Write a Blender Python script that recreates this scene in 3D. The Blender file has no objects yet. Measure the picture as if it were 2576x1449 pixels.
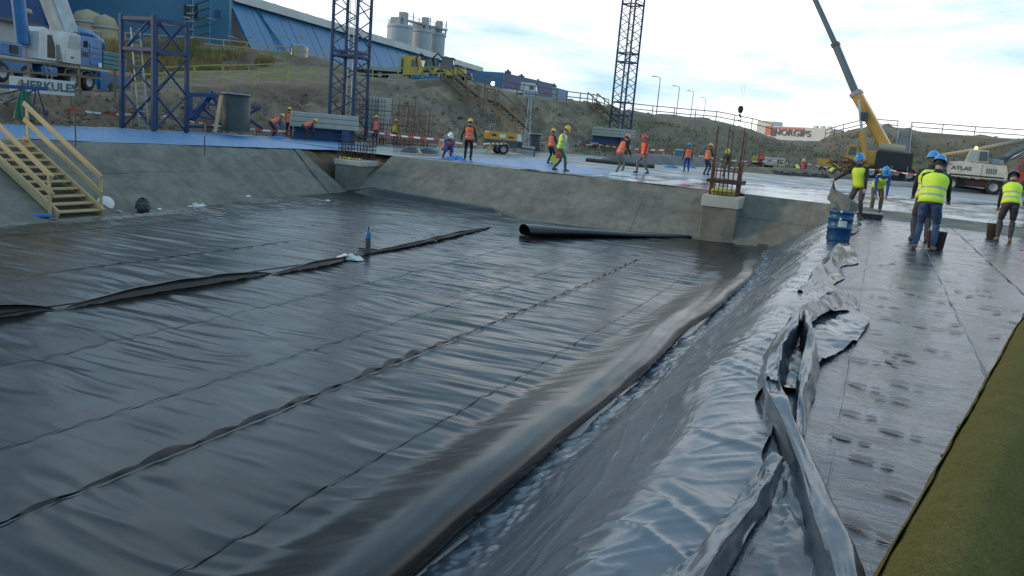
import bpy, bmesh, math, random
import numpy as np
from mathutils import Matrix, Vector, Euler
rnd = random.Random(7)
sc = bpy.context.scene
C = sc.collection
R = math.radians
# ------------------------------------------------------------------ camera
PIT, ROLL, YAW, CZ, FPX = 0.1872, 0.08386, 0.41027, 1.36, 2046.3
cam = bpy.data.cameras.new('camera'); camo = bpy.data.objects.new('camera', cam); C.objects.link(camo)
cam.sensor_width = 36; cam.lens = FPX / 2576 * 36; cam.clip_start = .05; cam.clip_end = 6000
camo.matrix_world = (Matrix.Translation((0, 0, CZ)) @ Matrix.Rotation(YAW, 4, 'Z') @ Matrix.Rotation(math.pi / 2 - PIT, 4, 'X')
                     @ Matrix.Rotation(ROLL, 4, 'Z'))
sc.camera = camo
# ------------------------------------------------------------------ world and light
SUN_AZ, SUN_EL = R(200), R(13)     # azimuth of the sun, counted from +Y towards -X... see vector below
sdir = Vector((-math.cos(SUN_EL) * .93, -math.cos(SUN_EL) * .36, math.sin(SUN_EL)))
w = bpy.data.worlds.new('World'); sc.world = w; w.use_nodes = True
nt = w.node_tree; nt.nodes.clear()
def N(t, k, **kw):
    n = t.nodes.new(k)
    for a, b in kw.items():
        if a in n.inputs: n.inputs[a].default_value = b
        else: setattr(n, a, b)
    return n
out = N(nt, 'ShaderNodeOutputWorld'); bg = N(nt, 'ShaderNodeBackground', Strength=.1)
sky = N(nt, 'ShaderNodeTexSky'); sky.sky_type = 'NISHITA'; sky.sun_disc = False
sky.sun_elevation = SUN_EL; sky.sun_rotation = math.atan2(sdir.x, sdir.y)
sky.air_density = 1.0; sky.dust_density = .6; sky.ozone_density = 1.6
tc = N(nt, 'ShaderNodeTexCoord')
mp = N(nt, 'ShaderNodeMapping'); mp.inputs['Scale'].default_value = (1, 1, 4.6); mp.inputs['Location'].default_value = (.35, .1, .0)
nt.links.new(tc.outputs['Generated'], mp.inputs[0])
n1 = N(nt, 'ShaderNodeTexNoise', Scale=2.3, Detail=7, Roughness=.58, Distortion=.35); nt.links.new(mp.outputs[0], n1.inputs['Vector'])
# thin bright cloud deck, thicker towards the bright side of the sky
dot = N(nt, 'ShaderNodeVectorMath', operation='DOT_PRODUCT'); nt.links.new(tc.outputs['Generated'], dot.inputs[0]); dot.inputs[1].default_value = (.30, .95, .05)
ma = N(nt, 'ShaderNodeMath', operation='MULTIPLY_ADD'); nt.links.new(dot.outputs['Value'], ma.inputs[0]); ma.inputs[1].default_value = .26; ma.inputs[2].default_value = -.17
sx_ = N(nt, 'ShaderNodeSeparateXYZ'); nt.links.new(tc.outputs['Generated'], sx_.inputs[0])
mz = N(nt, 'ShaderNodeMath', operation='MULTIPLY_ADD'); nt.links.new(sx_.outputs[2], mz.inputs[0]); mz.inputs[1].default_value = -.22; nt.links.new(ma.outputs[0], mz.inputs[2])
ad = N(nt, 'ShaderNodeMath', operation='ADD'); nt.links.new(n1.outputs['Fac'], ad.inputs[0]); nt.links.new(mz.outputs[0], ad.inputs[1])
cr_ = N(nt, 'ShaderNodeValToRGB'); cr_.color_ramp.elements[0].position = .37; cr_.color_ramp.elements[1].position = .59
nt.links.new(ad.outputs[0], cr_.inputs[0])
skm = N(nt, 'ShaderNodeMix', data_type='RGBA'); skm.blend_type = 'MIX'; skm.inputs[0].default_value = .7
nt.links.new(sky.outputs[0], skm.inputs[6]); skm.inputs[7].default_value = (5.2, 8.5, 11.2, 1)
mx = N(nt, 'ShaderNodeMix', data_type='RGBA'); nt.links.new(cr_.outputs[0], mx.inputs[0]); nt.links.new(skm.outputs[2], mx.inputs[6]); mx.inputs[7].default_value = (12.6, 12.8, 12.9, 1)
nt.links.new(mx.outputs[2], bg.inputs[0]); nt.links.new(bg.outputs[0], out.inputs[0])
sl = bpy.data.lights.new('sun', 'SUN'); sl.energy = 1.5; sl.angle = R(10); sl.color = (1, .74, .46)
so = bpy.data.objects.new('sun', sl); C.objects.link(so); so.rotation_euler = sdir.to_track_quat('Z', 'Y').to_euler()
vs = sc.view_settings; vs.view_transform = 'Standard'; vs.look = 'None'; vs.exposure = .14; vs.gamma = 1; vs.use_curve_mapping = False
# ------------------------------------------------------------------ measuring: where a direction seen from the camera meets the place
cp, sp, cr, sr, cy, sy = (math.cos(PIT), math.sin(PIT), math.cos(ROLL), math.sin(ROLL), math.cos(YAW), math.sin(YAW))
def ray(px, py):
    dx, dy = px - 1288, py - 724.5
    a = (dx * cr + dy * sr) / FPX; u = -(-dx * sr + dy * cr) / FPX
    Y = cp + u * sp; z = -sp + u * cp
    return Vector((a * cy - Y * sy, a * sy + Y * cy, z))
def atZ(px, py, z): r = ray(px, py); return Vector((0, 0, CZ)) + r * ((z - CZ) / r.z)
def atR(px, py, d): r = ray(px, py); return Vector((0, 0, CZ)) + r * (d / math.hypot(r.x, r.y))
# ------------------------------------------------------------------ noise
def vn(x, y, s=0):
    x = np.asarray(x, float); y = np.asarray(y, float)
    xi = np.floor(x).astype(np.int64); yi = np.floor(y).astype(np.int64)
    fx = x - xi; fy = y - yi
    fx = fx * fx * fx * (fx * (fx * 6 - 15) + 10); fy = fy * fy * fy * (fy * (fy * 6 - 15) + 10)
    def h(a, b):
        n = (a * 374761393 + b * 668265263 + s * 1274126177) & 0xffffffff
        n = ((n ^ (n >> 13)) * 1274126177) & 0xffffffff
        return ((n ^ (n >> 16)) & 0xffff) / 32767.5 - 1
    return ((h(xi, yi) * (1 - fx) + h(xi + 1, yi) * fx) * (1 - fy) + (h(xi, yi + 1) * (1 - fx) + h(xi + 1, yi + 1) * fx) * fy)
def fbm(x, y, o=4, s=0):
    return sum(vn(x * 2 ** i, y * 2 ** i, s + i * 17) * .5 ** i for i in range(o))
def sst(a, b, x): t = np.clip((x - a) / (b - a), 0, 1); return t * t * (3 - 2 * t)
# ------------------------------------------------------------------ materials
M = {}
def mat(name, col, rough=.7, metal=0, var=.25, scale=3, bump=0, bscale=30, coat=0, spec=.5, col2=None, c2pos=(.45, .6), rvar=0, stretch=None, emit=None, c2scale=None, trans=0, alpha=1):
    m = bpy.data.materials.new(name); m.use_nodes = True; t = m.node_tree; b = t.nodes['Principled BSDF']
    b.inputs['Roughness'].default_value = rough; b.inputs['Metallic'].default_value = metal; b.inputs['Specular IOR Level'].default_value = spec
    b.inputs['Coat Weight'].default_value = coat; b.inputs['Coat Roughness'].default_value = .15
    tc = N(t, 'ShaderNodeTexCoord'); vec = tc.outputs['Object']
    if stretch:
        mp = N(t, 'ShaderNodeMapping'); mp.inputs['Scale'].default_value = stretch; t.links.new(vec, mp.inputs[0]); vec = mp.outputs[0]
    n = N(t, 'ShaderNodeTexNoise', Scale=scale, Detail=6, Roughness=.62); t.links.new(vec, n.inputs['Vector'])
    r = N(t, 'ShaderNodeMapRange'); r.inputs['From Min'].default_value = .25; r.inputs['From Max'].default_value = .75
    r.inputs['To Min'].default_value = 1 - var; r.inputs['To Max'].default_value = 1 + var; t.links.new(n.outputs['Fac'], r.inputs[0])
    base = N(t, 'ShaderNodeMix', data_type='RGBA'); base.blend_type = 'MULTIPLY'; base.inputs[0].default_value = 1
    if col2:
        n2 = N(t, 'ShaderNodeTexNoise', Scale=c2scale or scale * .45, Detail=7, Roughness=.65); t.links.new(vec, n2.inputs['Vector'])
        rp = N(t, 'ShaderNodeValToRGB'); rp.color_ramp.elements[0].position = c2pos[0]; rp.color_ramp.elements[1].position = c2pos[1]
        rp.color_ramp.elements[0].color = (*col, 1); rp.color_ramp.elements[1].color = (*col2, 1)
        t.links.new(n2.outputs['Fac'], rp.inputs[0]); t.links.new(rp.outputs[0], base.inputs[6])
    else: base.inputs[6].default_value = (*col, 1)
    cmb = N(t, 'ShaderNodeCombineColor')
    for i in range(3): t.links.new(r.outputs[0], cmb.inputs[i])
    t.links.new(cmb.outputs[0], base.inputs[7]); t.links.new(base.outputs[2], b.inputs['Base Color'])
    if rvar:
        q = N(t, 'ShaderNodeMapRange'); q.inputs['From Min'].default_value = .3; q.inputs['From Max'].default_value = .7
        q.inputs['To Min'].default_value = max(.02, rough - rvar); q.inputs['To Max'].default_value = rough + rvar
        n3 = N(t, 'ShaderNodeTexNoise', Scale=scale * .8, Detail=5, Roughness=.6); t.links.new(vec, n3.inputs['Vector'])
        t.links.new(n3.outputs['Fac'], q.inputs[0]); t.links.new(q.outputs[0], b.inputs['Roughness'])
    if bump:
        nb = N(t, 'ShaderNodeTexNoise', Scale=bscale, Detail=5, Roughness=.6); t.links.new(vec, nb.inputs['Vector'])
        bp = N(t, 'ShaderNodeBump', Strength=bump, Distance=.02); t.links.new(nb.outputs['Fac'], bp.inputs['Height']); t.links.new(bp.outputs[0], b.inputs['Normal'])
    if emit: b.inputs['Emission Color'].default_value = (*emit[0], 1); b.inputs['Emission Strength'].default_value = emit[1]
    if trans: b.inputs['Transmission Weight'].default_value = trans
    b.inputs['Alpha'].default_value = alpha
    M[name] = m; return m
mat('soil', (.125, .084, .054), .95, var=.5, scale=.6, bump=1, bscale=1.6, col2=(.19, .138, .09), c2pos=(.46, .64), c2scale=.11)
mat('sandy', (.215, .17, .10), .95, var=.5, scale=.7, bump=.9, bscale=2.0, col2=(.13, .10, .075), c2pos=(.42, .6), c2scale=.16)
mat('soil_right', (.185, .142, .098), .95, var=.3, scale=.3, bump=.8, bscale=1.5, col2=(.145, .115, .065), c2pos=(.4, .62), c2scale=.07)
mat('meadow', (.20, .135, .05), .95, var=.4, scale=.6, bump=1, bscale=3, col2=(.09, .10, .035), c2pos=(.4, .62), c2scale=.3)
mat('earth', (.10, .08, .06), .95, var=.3, scale=.2)
mat('concrete', (.175, .166, .136), .9, var=.3, scale=2.6, bump=.5, bscale=26, col2=(.115, .108, .088), c2pos=(.38, .68), c2scale=.9)
mat('slab', (.27, .265, .25), .5, var=.25, scale=.5, rvar=.3, col2=(.19, .185, .17), bump=.1, bscale=6)
mat('wet', (.40, .415, .43), .12, var=.25, scale=.9, rvar=.14, stretch=(1, .45, 1), col2=(.19, .18, .18), c2pos=(.42, .66), c2scale=.6, bump=.12, bscale=2.5)
mat('bluemat', (.04, .155, .34), .36, var=.35, scale=6, bump=.7, bscale=14, col2=(.15, .29, .46), c2pos=(.5, .72), c2scale=3.5, stretch=(.55, 1.3, 1), rvar=.15)
mat('membrane', (.0105, .010, .0095), .24, var=.3, scale=1.2, rvar=.06, spec=.42, bump=.05, bscale=5)
mat('film', (.056, .071, .090), .24, var=.3, scale=1.3, rvar=.08, spec=.8, bump=.08, bscale=18)
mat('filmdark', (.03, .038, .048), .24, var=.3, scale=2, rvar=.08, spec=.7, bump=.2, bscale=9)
mat('bitumen', (.016, .025, .044), .2, var=.6, scale=2.4, rvar=.2, stretch=(.8, 2.6, 1), spec=.85, col2=(.075, .084, .105), c2pos=(.47, .68), c2scale=1.5, bump=.7, bscale=6)
mat('silver', (.15, .16, .175), .4, var=.5, scale=6, bump=.3, bscale=20)
mat('felt', (.145, .13, .045), 1.0, var=.45, scale=95, bump=.9, bscale=140, spec=.05, col2=(.125, .11, .034), c2pos=(.38, .64), c2scale=5)
mat('white', (.62, .62, .60), .5, var=.1, scale=2)
mat('black', (.018, .018, .02), .5, var=.2)
mat('wood', (.46, .33, .17), .7, var=.3, scale=2.5, stretch=(1, 1, 1), bump=.2, bscale=18)
mat('woodold', (.17, .12, .07), .85, var=.3, scale=2, bump=.2)
mat('woodyel', (.30, .28, .10), .75, var=.3, scale=1)
mat('woodorange', (.42, .29, .13), .75, var=.3, scale=1)
mat('bluesteel', (.012, .05, .15), .5, var=.3, scale=2, spec=.5)
mat('rust', (.13, .055, .03), .9, var=.4, scale=6)
mat('rustdark', (.05, .032, .025), .9, var=.4, scale=6)
mat('whitecon', (.40, .38, .34), .85, var=.15, scale=2, bump=.2, bscale=20)
mat('ballast', (.36, .345, .30), .85, var=.2, scale=1.5, bump=.2, bscale=15)
mat('gala', (.42, .44, .46), .45, metal=.8, var=.15)
mat('grey', (.30, .31, .32), .6, var=.2)
mat('darkgrey', (.06, .062, .065), .55, var=.2)
mat('tyre', (.022, .022, .022), .85, var=.3, scale=5)
mat('glass', (.03, .045, .05), .08, var=.1, spec=.9)
mat('pine', (.02, .10, .06), .8, var=.4, scale=6)
# ------------------------------------------------------------------ building things
F = [Matrix.Identity(4)]
WM = {}
def setf(m=None): F[0] = m if m is not None else Matrix.Identity(4)
def frame(loc, rz=0, s=1): setf(Matrix.Translation(loc) @ Matrix.Rotation(rz, 4, 'Z') @ Matrix.Scale(s, 4))
def tag(o, label=None, cat=None, group=None, kind=None):
    for k, v in (('label', label), ('category', cat), ('group', group), ('kind', kind)):
        if v: o[k] = v
    return o
def put(o, local, parent):
    C.objects.link(o); W = F[0] @ local; WM[o] = W
    if parent is None: o.matrix_world = W
    else:
        o.parent = parent; o.matrix_parent_inverse = WM[parent].inverted(); o.matrix_basis = W
    return o
def thing(name, label, cat, loc=(0, 0, 0), group=None):
    return tag(put(bpy.data.objects.new(name, None), Matrix.Translation(loc), None), label, cat, group)
def mesh(vs, fs, mats, mi=None, smooth=False):
    me = bpy.data.meshes.new('shape'); me.from_pydata([tuple(v) for v in vs], [], [tuple(f) for f in fs])
    for m in (mats if isinstance(mats, (list, tuple)) else [mats]): me.materials.append(M[m] if isinstance(m, str) else m)
    if mi is not None: me.polygons.foreach_set('material_index', np.asarray(mi, dtype=np.int32))
    if smooth: me.polygons.foreach_set('use_smooth', np.ones(len(me.polygons), dtype=bool))
    me.update(); return me
def obj(name, me, parent=None, local=None):
    return put(bpy.data.objects.new(name, me), local if local is not None else Matrix.Identity(4), parent)
class B:
    def __init__(s): s.v = []; s.f = []; s.m = []; s.sm = []
    def add(s, vs, fs, m=0, sm=False):
        o = len(s.v); s.v += [Vector(v) for v in vs]; s.f += [[i + o for i in f] for f in fs]; s.m += [m] * len(fs); s.sm += [sm] * len(fs); return s
    def box(s, c, d, m=0, rot=None, ch=0):
        x, y, z = d[0] / 2, d[1] / 2, d[2] / 2
        if ch:
            k = min(ch, x * .9, y * .9, z * .9); vs = []
            for sx in (-1, 1):
                for sy_ in (-1, 1):
                    for sz in (-1, 1): vs += [(sx * (x - k), sy_ * (y - k), sz * z), (sx * (x - k), sy_ * y, sz * (z - k)), (sx * x, sy_ * (y - k), sz * (z - k))]
            bm = bmesh.new()
            for v in vs: bm.verts.new(v)
            bmesh.ops.convex_hull(bm, input=bm.verts); bm.verts.index_update()
            vs = [v.co.copy() for v in bm.verts]; fs = [[v.index for v in f.verts] for f in bm.faces]; bm.free()
        else:
            vs = [(a * x, b * y, e * z) for a in (-1, 1) for b in (-1, 1) for e in (-1, 1)]
            fs = [(0, 1, 3, 2), (4, 6, 7, 5), (0, 4, 5, 1), (2, 3, 7, 6), (0, 2, 6, 4), (1, 5, 7, 3)]
        rm = rot if rot is not None else Matrix.Identity(3)
        return s.add([rm @ Vector(v) + Vector(c) for v in vs], fs, m)
    def bar(s, p, q, w, h, m=0):
        p, q = Vector(p), Vector(q); d = q - p; L = d.length
        return s.box((p + q) / 2, (L, w, h), m, d.to_track_quat('X', 'Z').to_matrix())
    def cyl(s, p, q, r, r2=None, n=12, m=0, cap=True, sm=True):
        p, q = Vector(p), Vector(q); r2 = r if r2 is None else r2
        rm = (q - p).to_track_quat('Z', 'X').to_matrix()
        ring = [rm @ Vector((math.cos(2 * math.pi * i / n), math.sin(2 * math.pi * i / n), 0)) for i in range(n)]
        vs = [p + a * r for a in ring] + [q + a * r2 for a in ring]
        s.add(vs, [(i, (i + 1) % n, n + (i + 1) % n, n + i) for i in range(n)], m, sm)
        if cap: s.add(vs, [list(range(n))[::-1], list(range(n, 2 * n))], m)
        return s
    def tube(s, pts, r, n=8, m=0, cap=True):
        pts = [Vector(p) for p in pts]; vs = []; fs = []; rr = r if isinstance(r, (list, tuple)) else [r] * len(pts)
        for i, p in enumerate(pts):
            d = (pts[min(i + 1, len(pts) - 1)] - pts[max(i - 1, 0)]); rm = d.to_track_quat('Z', 'Y').to_matrix()
            vs += [p + rm @ Vector((math.cos(2 * math.pi * k / n), math.sin(2 * math.pi * k / n), 0)) * rr[i] for k in range(n)]
        for i in range(len(pts) - 1): fs += [(i * n + k, i * n + (k + 1) % n, (i + 1) * n + (k + 1) % n, (i + 1) * n + k) for k in range(n)]
        if cap: fs += [list(range(n))[::-1], list(range((len(pts) - 1) * n, len(pts) * n))]
        return s.add(vs, fs, m, True)
    def lathe(s, prof, c=(0, 0, 0), n=20, m=0, sx=1, sy=1, rot=None):
        vs = []; rm = rot if rot is not None else Matrix.Identity(3)
        for r, z in prof: vs += [Vector(c) + rm @ Vector((math.cos(2 * math.pi * i / n) * r * sx, math.sin(2 * math.pi * i / n) * r * sy, z)) for i in range(n)]
        fs = [(j * n + i, j * n + (i + 1) % n, (j + 1) * n + (i + 1) % n, (j + 1) * n + i) for j in range(len(prof) - 1) for i in range(n)]
        return s.add(vs, fs, m, True)
    def prism(s, poly, h0, h1, axis='Y', m=0):
        n = len(poly)
        def P(a, b, h): return (a, h, b) if axis == 'Y' else ((h, a, b) if axis == 'X' else (a, b, h))
        vs = [P(a, b, h0) for a, b in poly] + [P(a, b, h1) for a, b in poly]
        return s.add(vs, [(i, (i + 1) % n, n + (i + 1) % n, n + i) for i in range(n)] + [list(range(n))[::-1], list(range(n, 2 * n))], m)
    def build(s, name, mats, parent=None):
        me = mesh(s.v, s.f, mats, s.m); me.polygons.foreach_set('use_smooth', np.array(s.sm, dtype=bool))
        bm = bmesh.new(); bm.from_mesh(me); bmesh.ops.recalc_face_normals(bm, faces=bm.faces); bm.to_mesh(me); bm.free()
        return obj(name, me, parent)
_unit = {}
def unit(kind, m):
    if (kind, m) not in _unit:
        b = B()
        if kind == 'box': b.box((0, 0, 0), (1, 1, 1), ch=0)
        else: b.cyl((0, 0, -.5), (0, 0, .5), 1, n=8 if kind == 'rod' else 16)
        me = mesh(b.v, b.f, m, b.m); me.polygons.foreach_set('use_smooth', np.array(b.sm, dtype=bool)); _unit[(kind, m)] = me
    return _unit[(kind, m)]
def bar(name, p, q, w, h, m, parent=None, up='Z'):      # one board or beam, sharing one mesh per material
    p, q = Vector(p), Vector(q); d = q - p
    return obj(name, unit('box', m), parent, Matrix.LocRotScale((p + q) / 2, d.to_track_quat('X', up), (d.length, w, h)))
def rod(name, p, q, r, m, parent=None, k='rod'):
    p, q = Vector(p), Vector(q); d = q - p
    return obj(name, unit(k, m), parent, Matrix.LocRotScale((p + q) / 2, d.to_track_quat('Z', 'Y'), (r, r, d.length)))
def grid(name, P, m, parent=None, smooth=True, flip=False, sharp=0):        # P: array (rows, cols, 3)
    r, c = P.shape[:2]; idx = np.arange(r * c).reshape(r, c)
    q = np.stack([idx[:-1, :-1], idx[:-1, 1:], idx[1:, 1:], idx[1:, :-1]], -1).reshape(-1, 4)
    if flip: q = q[:, ::-1]
    me = bpy.data.meshes.new('shape'); me.vertices.add(r * c); me.vertices.foreach_set('co', P.reshape(-1).astype(np.float32))
    me.loops.add(q.size); me.loops.foreach_set('vertex_index', q.reshape(-1).astype(np.int32))
    me.polygons.add(len(q)); me.polygons.foreach_set('loop_start', np.arange(0, q.size, 4, dtype=np.int32)); me.polygons.foreach_set('loop_total', np.full(len(q), 4, np.int32))
    me.polygons.foreach_set('use_smooth', np.full(len(q), smooth)); me.materials.append(M[m]); me.update(calc_edges=True); me.validate()
    if sharp: me.set_sharp_from_angle(angle=sharp)
    return obj(name, me, parent)
def S3(x, y, z): return np.stack(np.broadcast_arrays(x, y, z), -1).astype(float)
# ------------------------------------------------------------------ the setting
def floorz(y): return -1.85 + .25 * sst(14, 28, y)
TOPX = lambda y: np.interp(y, [-6, 10, 15.5, 19, 28.8], [-25.5, -24.4, -23.6, -22.7, -21.8])
TOEX = lambda y: np.interp(y, [-6, 12, 21, 28.6], [-19.8, -19.95, -20.05, -20.15])
FTOPY = lambda x: np.interp(x, [-22, -13, -5, -1.2, 3.65, 12], [30.4, 29.6, 28.7, 27.7, 25.8, 23])
FTOEY = lambda x: np.interp(x, [-20.4, -12, -8, -3, 0], [28.5, 27.3, 27.2, 27.2, 26.6])
gz = B(); gz.box((0, 0, -3.2), (5000, 5000, 1)); tag(gz.build('ground', ['earth']), 'bare earth ground reaching the horizon', kind='structure')
# hillside: stations given as (column, foot row, then (row, distance) for bench front, bench back, upper bank top)
ST = [(-700, 250, (185, 46), (170, 62), (60, 85)), (-300, 287, (205, 46), (185, 62), (85, 88)), (0, 312, (226, 47), (214, 63), (100, 92)), (150, 316, (231, 49), (224, 64), (104, 92)),
      (300, 320, (235, 53), (224, 68), (106, 93)), (400, 326, (222, 57), (190, 73), (104, 95)), (500, 331, (217, 60), (184, 76), (106, 96)), (600, 338, (214, 63), (180, 79), (116, 98)),
      (700, 345, (212, 66), (178, 82), (130, 101)), (790, 350, (211, 68), (182, 85), (142, 104)), (880, 356, (208, 70), (190, 87), (165, 106)), (1000, 365, (204, 73), (198, 88), (192, 108)),
      (1130, 371, (197, 77), (194, 90), (192, 112)), (1220, 374, (218, 80), (214, 93), (212, 114)), (1320, 379, (243, 84), (240, 97), (238, 116)), (1430, 386, (254, 90), (252, 102), (250, 120)),
      (1500, 391, (262, 93), (260, 104), (258, 122)), (1560, 396, (280, 95), (278, 106), (276, 124)), (1640, 402, (290, 99), (287, 110), (286, 126)), (1800, 416, (305, 103), (303, 112), (302, 128)),
      (1890, 424, (328, 106), (326, 114), (324, 130)), (1960, 430, (352, 110), (352, 118), (352, 132)), (2060, 438, (356, 112), (356, 120), (356, 132)), (2120, 443, (334, 108), (333, 116), (333, 130)),
      (2180, 447, (320, 106), (320, 114), (320, 130)), (2300, 458, (330, 106), (330, 114), (330, 130)), (2450, 468, (342, 106), (342, 114), (342, 130)), (2576, 478, (351, 106), (351, 114), (351, 130)),
      (2800, 495, (366, 106), (366, 114), (366, 130)), (3200, 526, (398, 106), (398, 114), (398, 130))]
def foot(px, py):
    p = atZ(px, py, 0.0); d = math.hypot(p.x, p.y)
    return p if d < 92 else Vector((p.x * 92 / d, p.y * 92 / d, 0))
rows = []
for s in ST:
    a = foot(s[0], s[1]); b_, c_, d_ = (atR(s[0], q[0], q[1]) for q in s[2:])
    far = Vector((d_.x * 9, d_.y * 9, d_.z + 1))
    near = Vector((a.x * .93, a.y * .93, -.12))
    rows.append([near, a, b_, c_, d_, far])
Rw = np.array([[list(p) for p in r] for r in rows])              # stations x 6 x 3
SUB = 9
t = np.arange((len(ST) - 1) * SUB + 1) / SUB
Rs = np.stack([np.stack([np.interp(t, np.arange(len(ST)), Rw[:, k, j]) for j in range(3)], -1) for k in range(6)], 1)
cuts = [2, 22, 9, 16, 6]; cols = []
for k, n in enumerate(cuts):
    for i in range(n):
        u = i / n; e = u
        if k == 1: e = u; zz = u ** .9
        P = Rs[:, k] * (1 - e) + Rs[:, k + 1] * e
        amp = {0: .02, 1: 4 * u * (1 - u), 2: .15, 3: 4 * u * (1 - u), 4: .1}[k]
        P = P.copy(); 
        nz = fbm(P[:, 0] * .16 + 3, P[:, 1] * .16, 4, 3) * .55 + np.abs(fbm(t * 1.3, np.full_like(t, i * .09 + k), 3, 9)) * -.45 + fbm(P[:, 0] * .8, P[:, 1] * .8, 3, 5) * .16 - np.abs(fbm(t * 5.3 + i * .05, np.full_like(t, i * .05 + k * 3), 2, 19)) * .42
        P[:, 2] += amp * nz
        cols.append(P)
cols.append(Rs[:, 5])
T = np.stack(cols, 1)                                            # stations x rows x 3
hill = grid('hillside', T, 'soil', flip=False); tag(hill, 'bare earth embankment around the excavation', kind='structure')
me = hill.data
for n in ('sandy', 'soil_right', 'meadow'): me.materials.append(M[n])
nr = T.shape[1] - 1; mi = np.zeros((T.shape[0] - 1, nr), np.int32)
stx = np.interp((np.arange(T.shape[0] - 1) + .5) / SUB, np.arange(len(ST)), [s[0] for s in ST])
for i, x in enumerate(stx):
    for j in range(nr):
        n_ = vn(x * .012, j * .22, 4)
        if x > 1560: mi[i, j] = 2
        elif 950 < x < 1560 and j < 26 and n_ > -.15 + .0004 * abs(x - 1250): mi[i, j] = 1
        if x < 860 and j > 33 and vn(x * .015, j * .2, 8) > (x - 560) * .0025: mi[i, j] = 3
me.polygons.foreach_set('material_index', mi.reshape(-1))
def hz_path(row, x0, x1, n):          # points along one row of the hillside between two stations
    tt = np.interp(np.linspace(x0, x1, n), [s[0] for s in ST], np.arange(len(ST)))
    return [Vector([np.interp(v, np.arange(len(ST)), Rw[:, row, j]) for j in range(3)]) for v in tt]
# upper slab beyond and left of the pit
xs = np.linspace(-21.9, 40, 60); P = np.stack([S3(xs, FTOPY(xs), 0), S3(xs * 1.05, FTOPY(xs) + 22, 0), S3(xs * 1.6, 100 + 0 * xs, .0)], 0)
tag(grid('slab', P, 'slab', flip=False, smooth=False), 'grey concrete slab beyond the pit', kind='structure')
ys = np.linspace(-8, 30.4, 60); P = np.stack([S3(TOPX(ys), ys, 0), S3(TOPX(ys) - 14, ys, 0), S3(-70 + 0 * ys, ys * 1.5, 0)], 0)
tag(grid('slab_left', P, 'slab', smooth=False), 'grey concrete slab left of the pit', kind='structure')
P = np.array([[[-21.9, 30.4, -.002], [-70, 45, -.002]], [[-23, 53.5, -.002], [-80, 110, -.002]]])
tag(grid('slab_corner', P, 'slab', smooth=False, flip=True), 'grey concrete slab beyond the pit corner', kind='structure')
# wet part of the slab, right half
xs = np.linspace(-13, 30, 80); yy = np.linspace(0, 1, 24)[:, None]
y0 = FTOPY(xs) + .02; y1 = np.interp(xs, [-13, -10, -7, -2, 8, 30], [32.5, 36, 39.5, 40, 46, 50])
X = xs[None] + 0 * yy; Y = y0 * (1 - yy) + y1 * yy
tag(grid('wet_slab', S3(X, Y, .006 + .003 * vn(X * .7, Y * .7, 3)), 'wet'), 'wet shining part of the slab', kind='structure')
# blue sheeting
def bluesheet(P, lab): return tag(grid('blue_sheeting', P, 'bluemat', flip=True), lab, kind='structure')
ys = np.linspace(-4, 30.2, 90); u = np.linspace(0, 1, 30)[:, None]
xe = np.interp(ys, [-4, 10, 22, 30.2], [-26, -29.5, -33, -34.6])
X = TOPX(ys) * (1 - u) + xe * u; Y = ys + 0 * u; Y = np.where(ys > 24, Y + u * (ys - 24) / 6.2 * 7, Y)
bluesheet(S3(X, Y, .014 + .008 * vn(X * 1.4, Y * 1.4, 2)), 'blue waterproofing sheet left of the pit')
xs = np.linspace(-29, -22.2, 30); u = np.linspace(0, 1, 20)[:, None]
X = xs[None] + u * -3.5; Y = 30.9 + 0 * xs + u * 7.5 + (xs + 22) * -.45
tag(grid('blue_sheeting', S3(X, Y, .022 + .008 * vn(X * 1.4, Y * 1.4, 2)), 'bluemat'), 'blue waterproofing sheet beyond the pit corner', kind='structure')
xs = np.linspace(-19.0, -10.5, 50); u = np.linspace(0, 1, 24)[:, None]
X = xs[None] + 0 * u; Y = (FTOPY(xs) + 1.1) * (1 - u) + u * np.interp(xs, [-19, -16, -12, -10.5], [43, 42, 37.5, 34.5])
gap = .35 * vn(X * .6, Y * .4, 6)
tag(grid('blue_sheeting', S3(X, Y, .014 + .008 * vn(X * 1.4, Y * 1.4, 2)), 'bluemat'), 'blue waterproofing sheet on the slab past the far wall', kind='structure')
xs = np.linspace(-10.5, 16, 40); u = np.linspace(0, 1, 4)[:, None]
X = xs[None] + 0 * u; Y = np.interp(xs, [-13, -10, -7, -2, 8, 30], [32.5, 36, 39.5, 40, 46, 50]) + u * 2.0
tag(grid('blue_sheeting', S3(X, Y, .012 + .004 * vn(X * 1.4, Y * 1.4, 2)), 'bluemat'), 'narrow blue strip along the wet slab', kind='structure')
# pit floor
xs = np.linspace(-20.8, -1.2, 30); ys = np.linspace(-6, 29.2, 40); X, Y = np.meshgrid(xs, ys)
tag(grid('pit_floor', S3(X, Y, floorz(Y) - .02 + .01 * vn(X, Y, 3)), 'concrete'), 'concrete floor of the pit', kind='structure')
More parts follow.
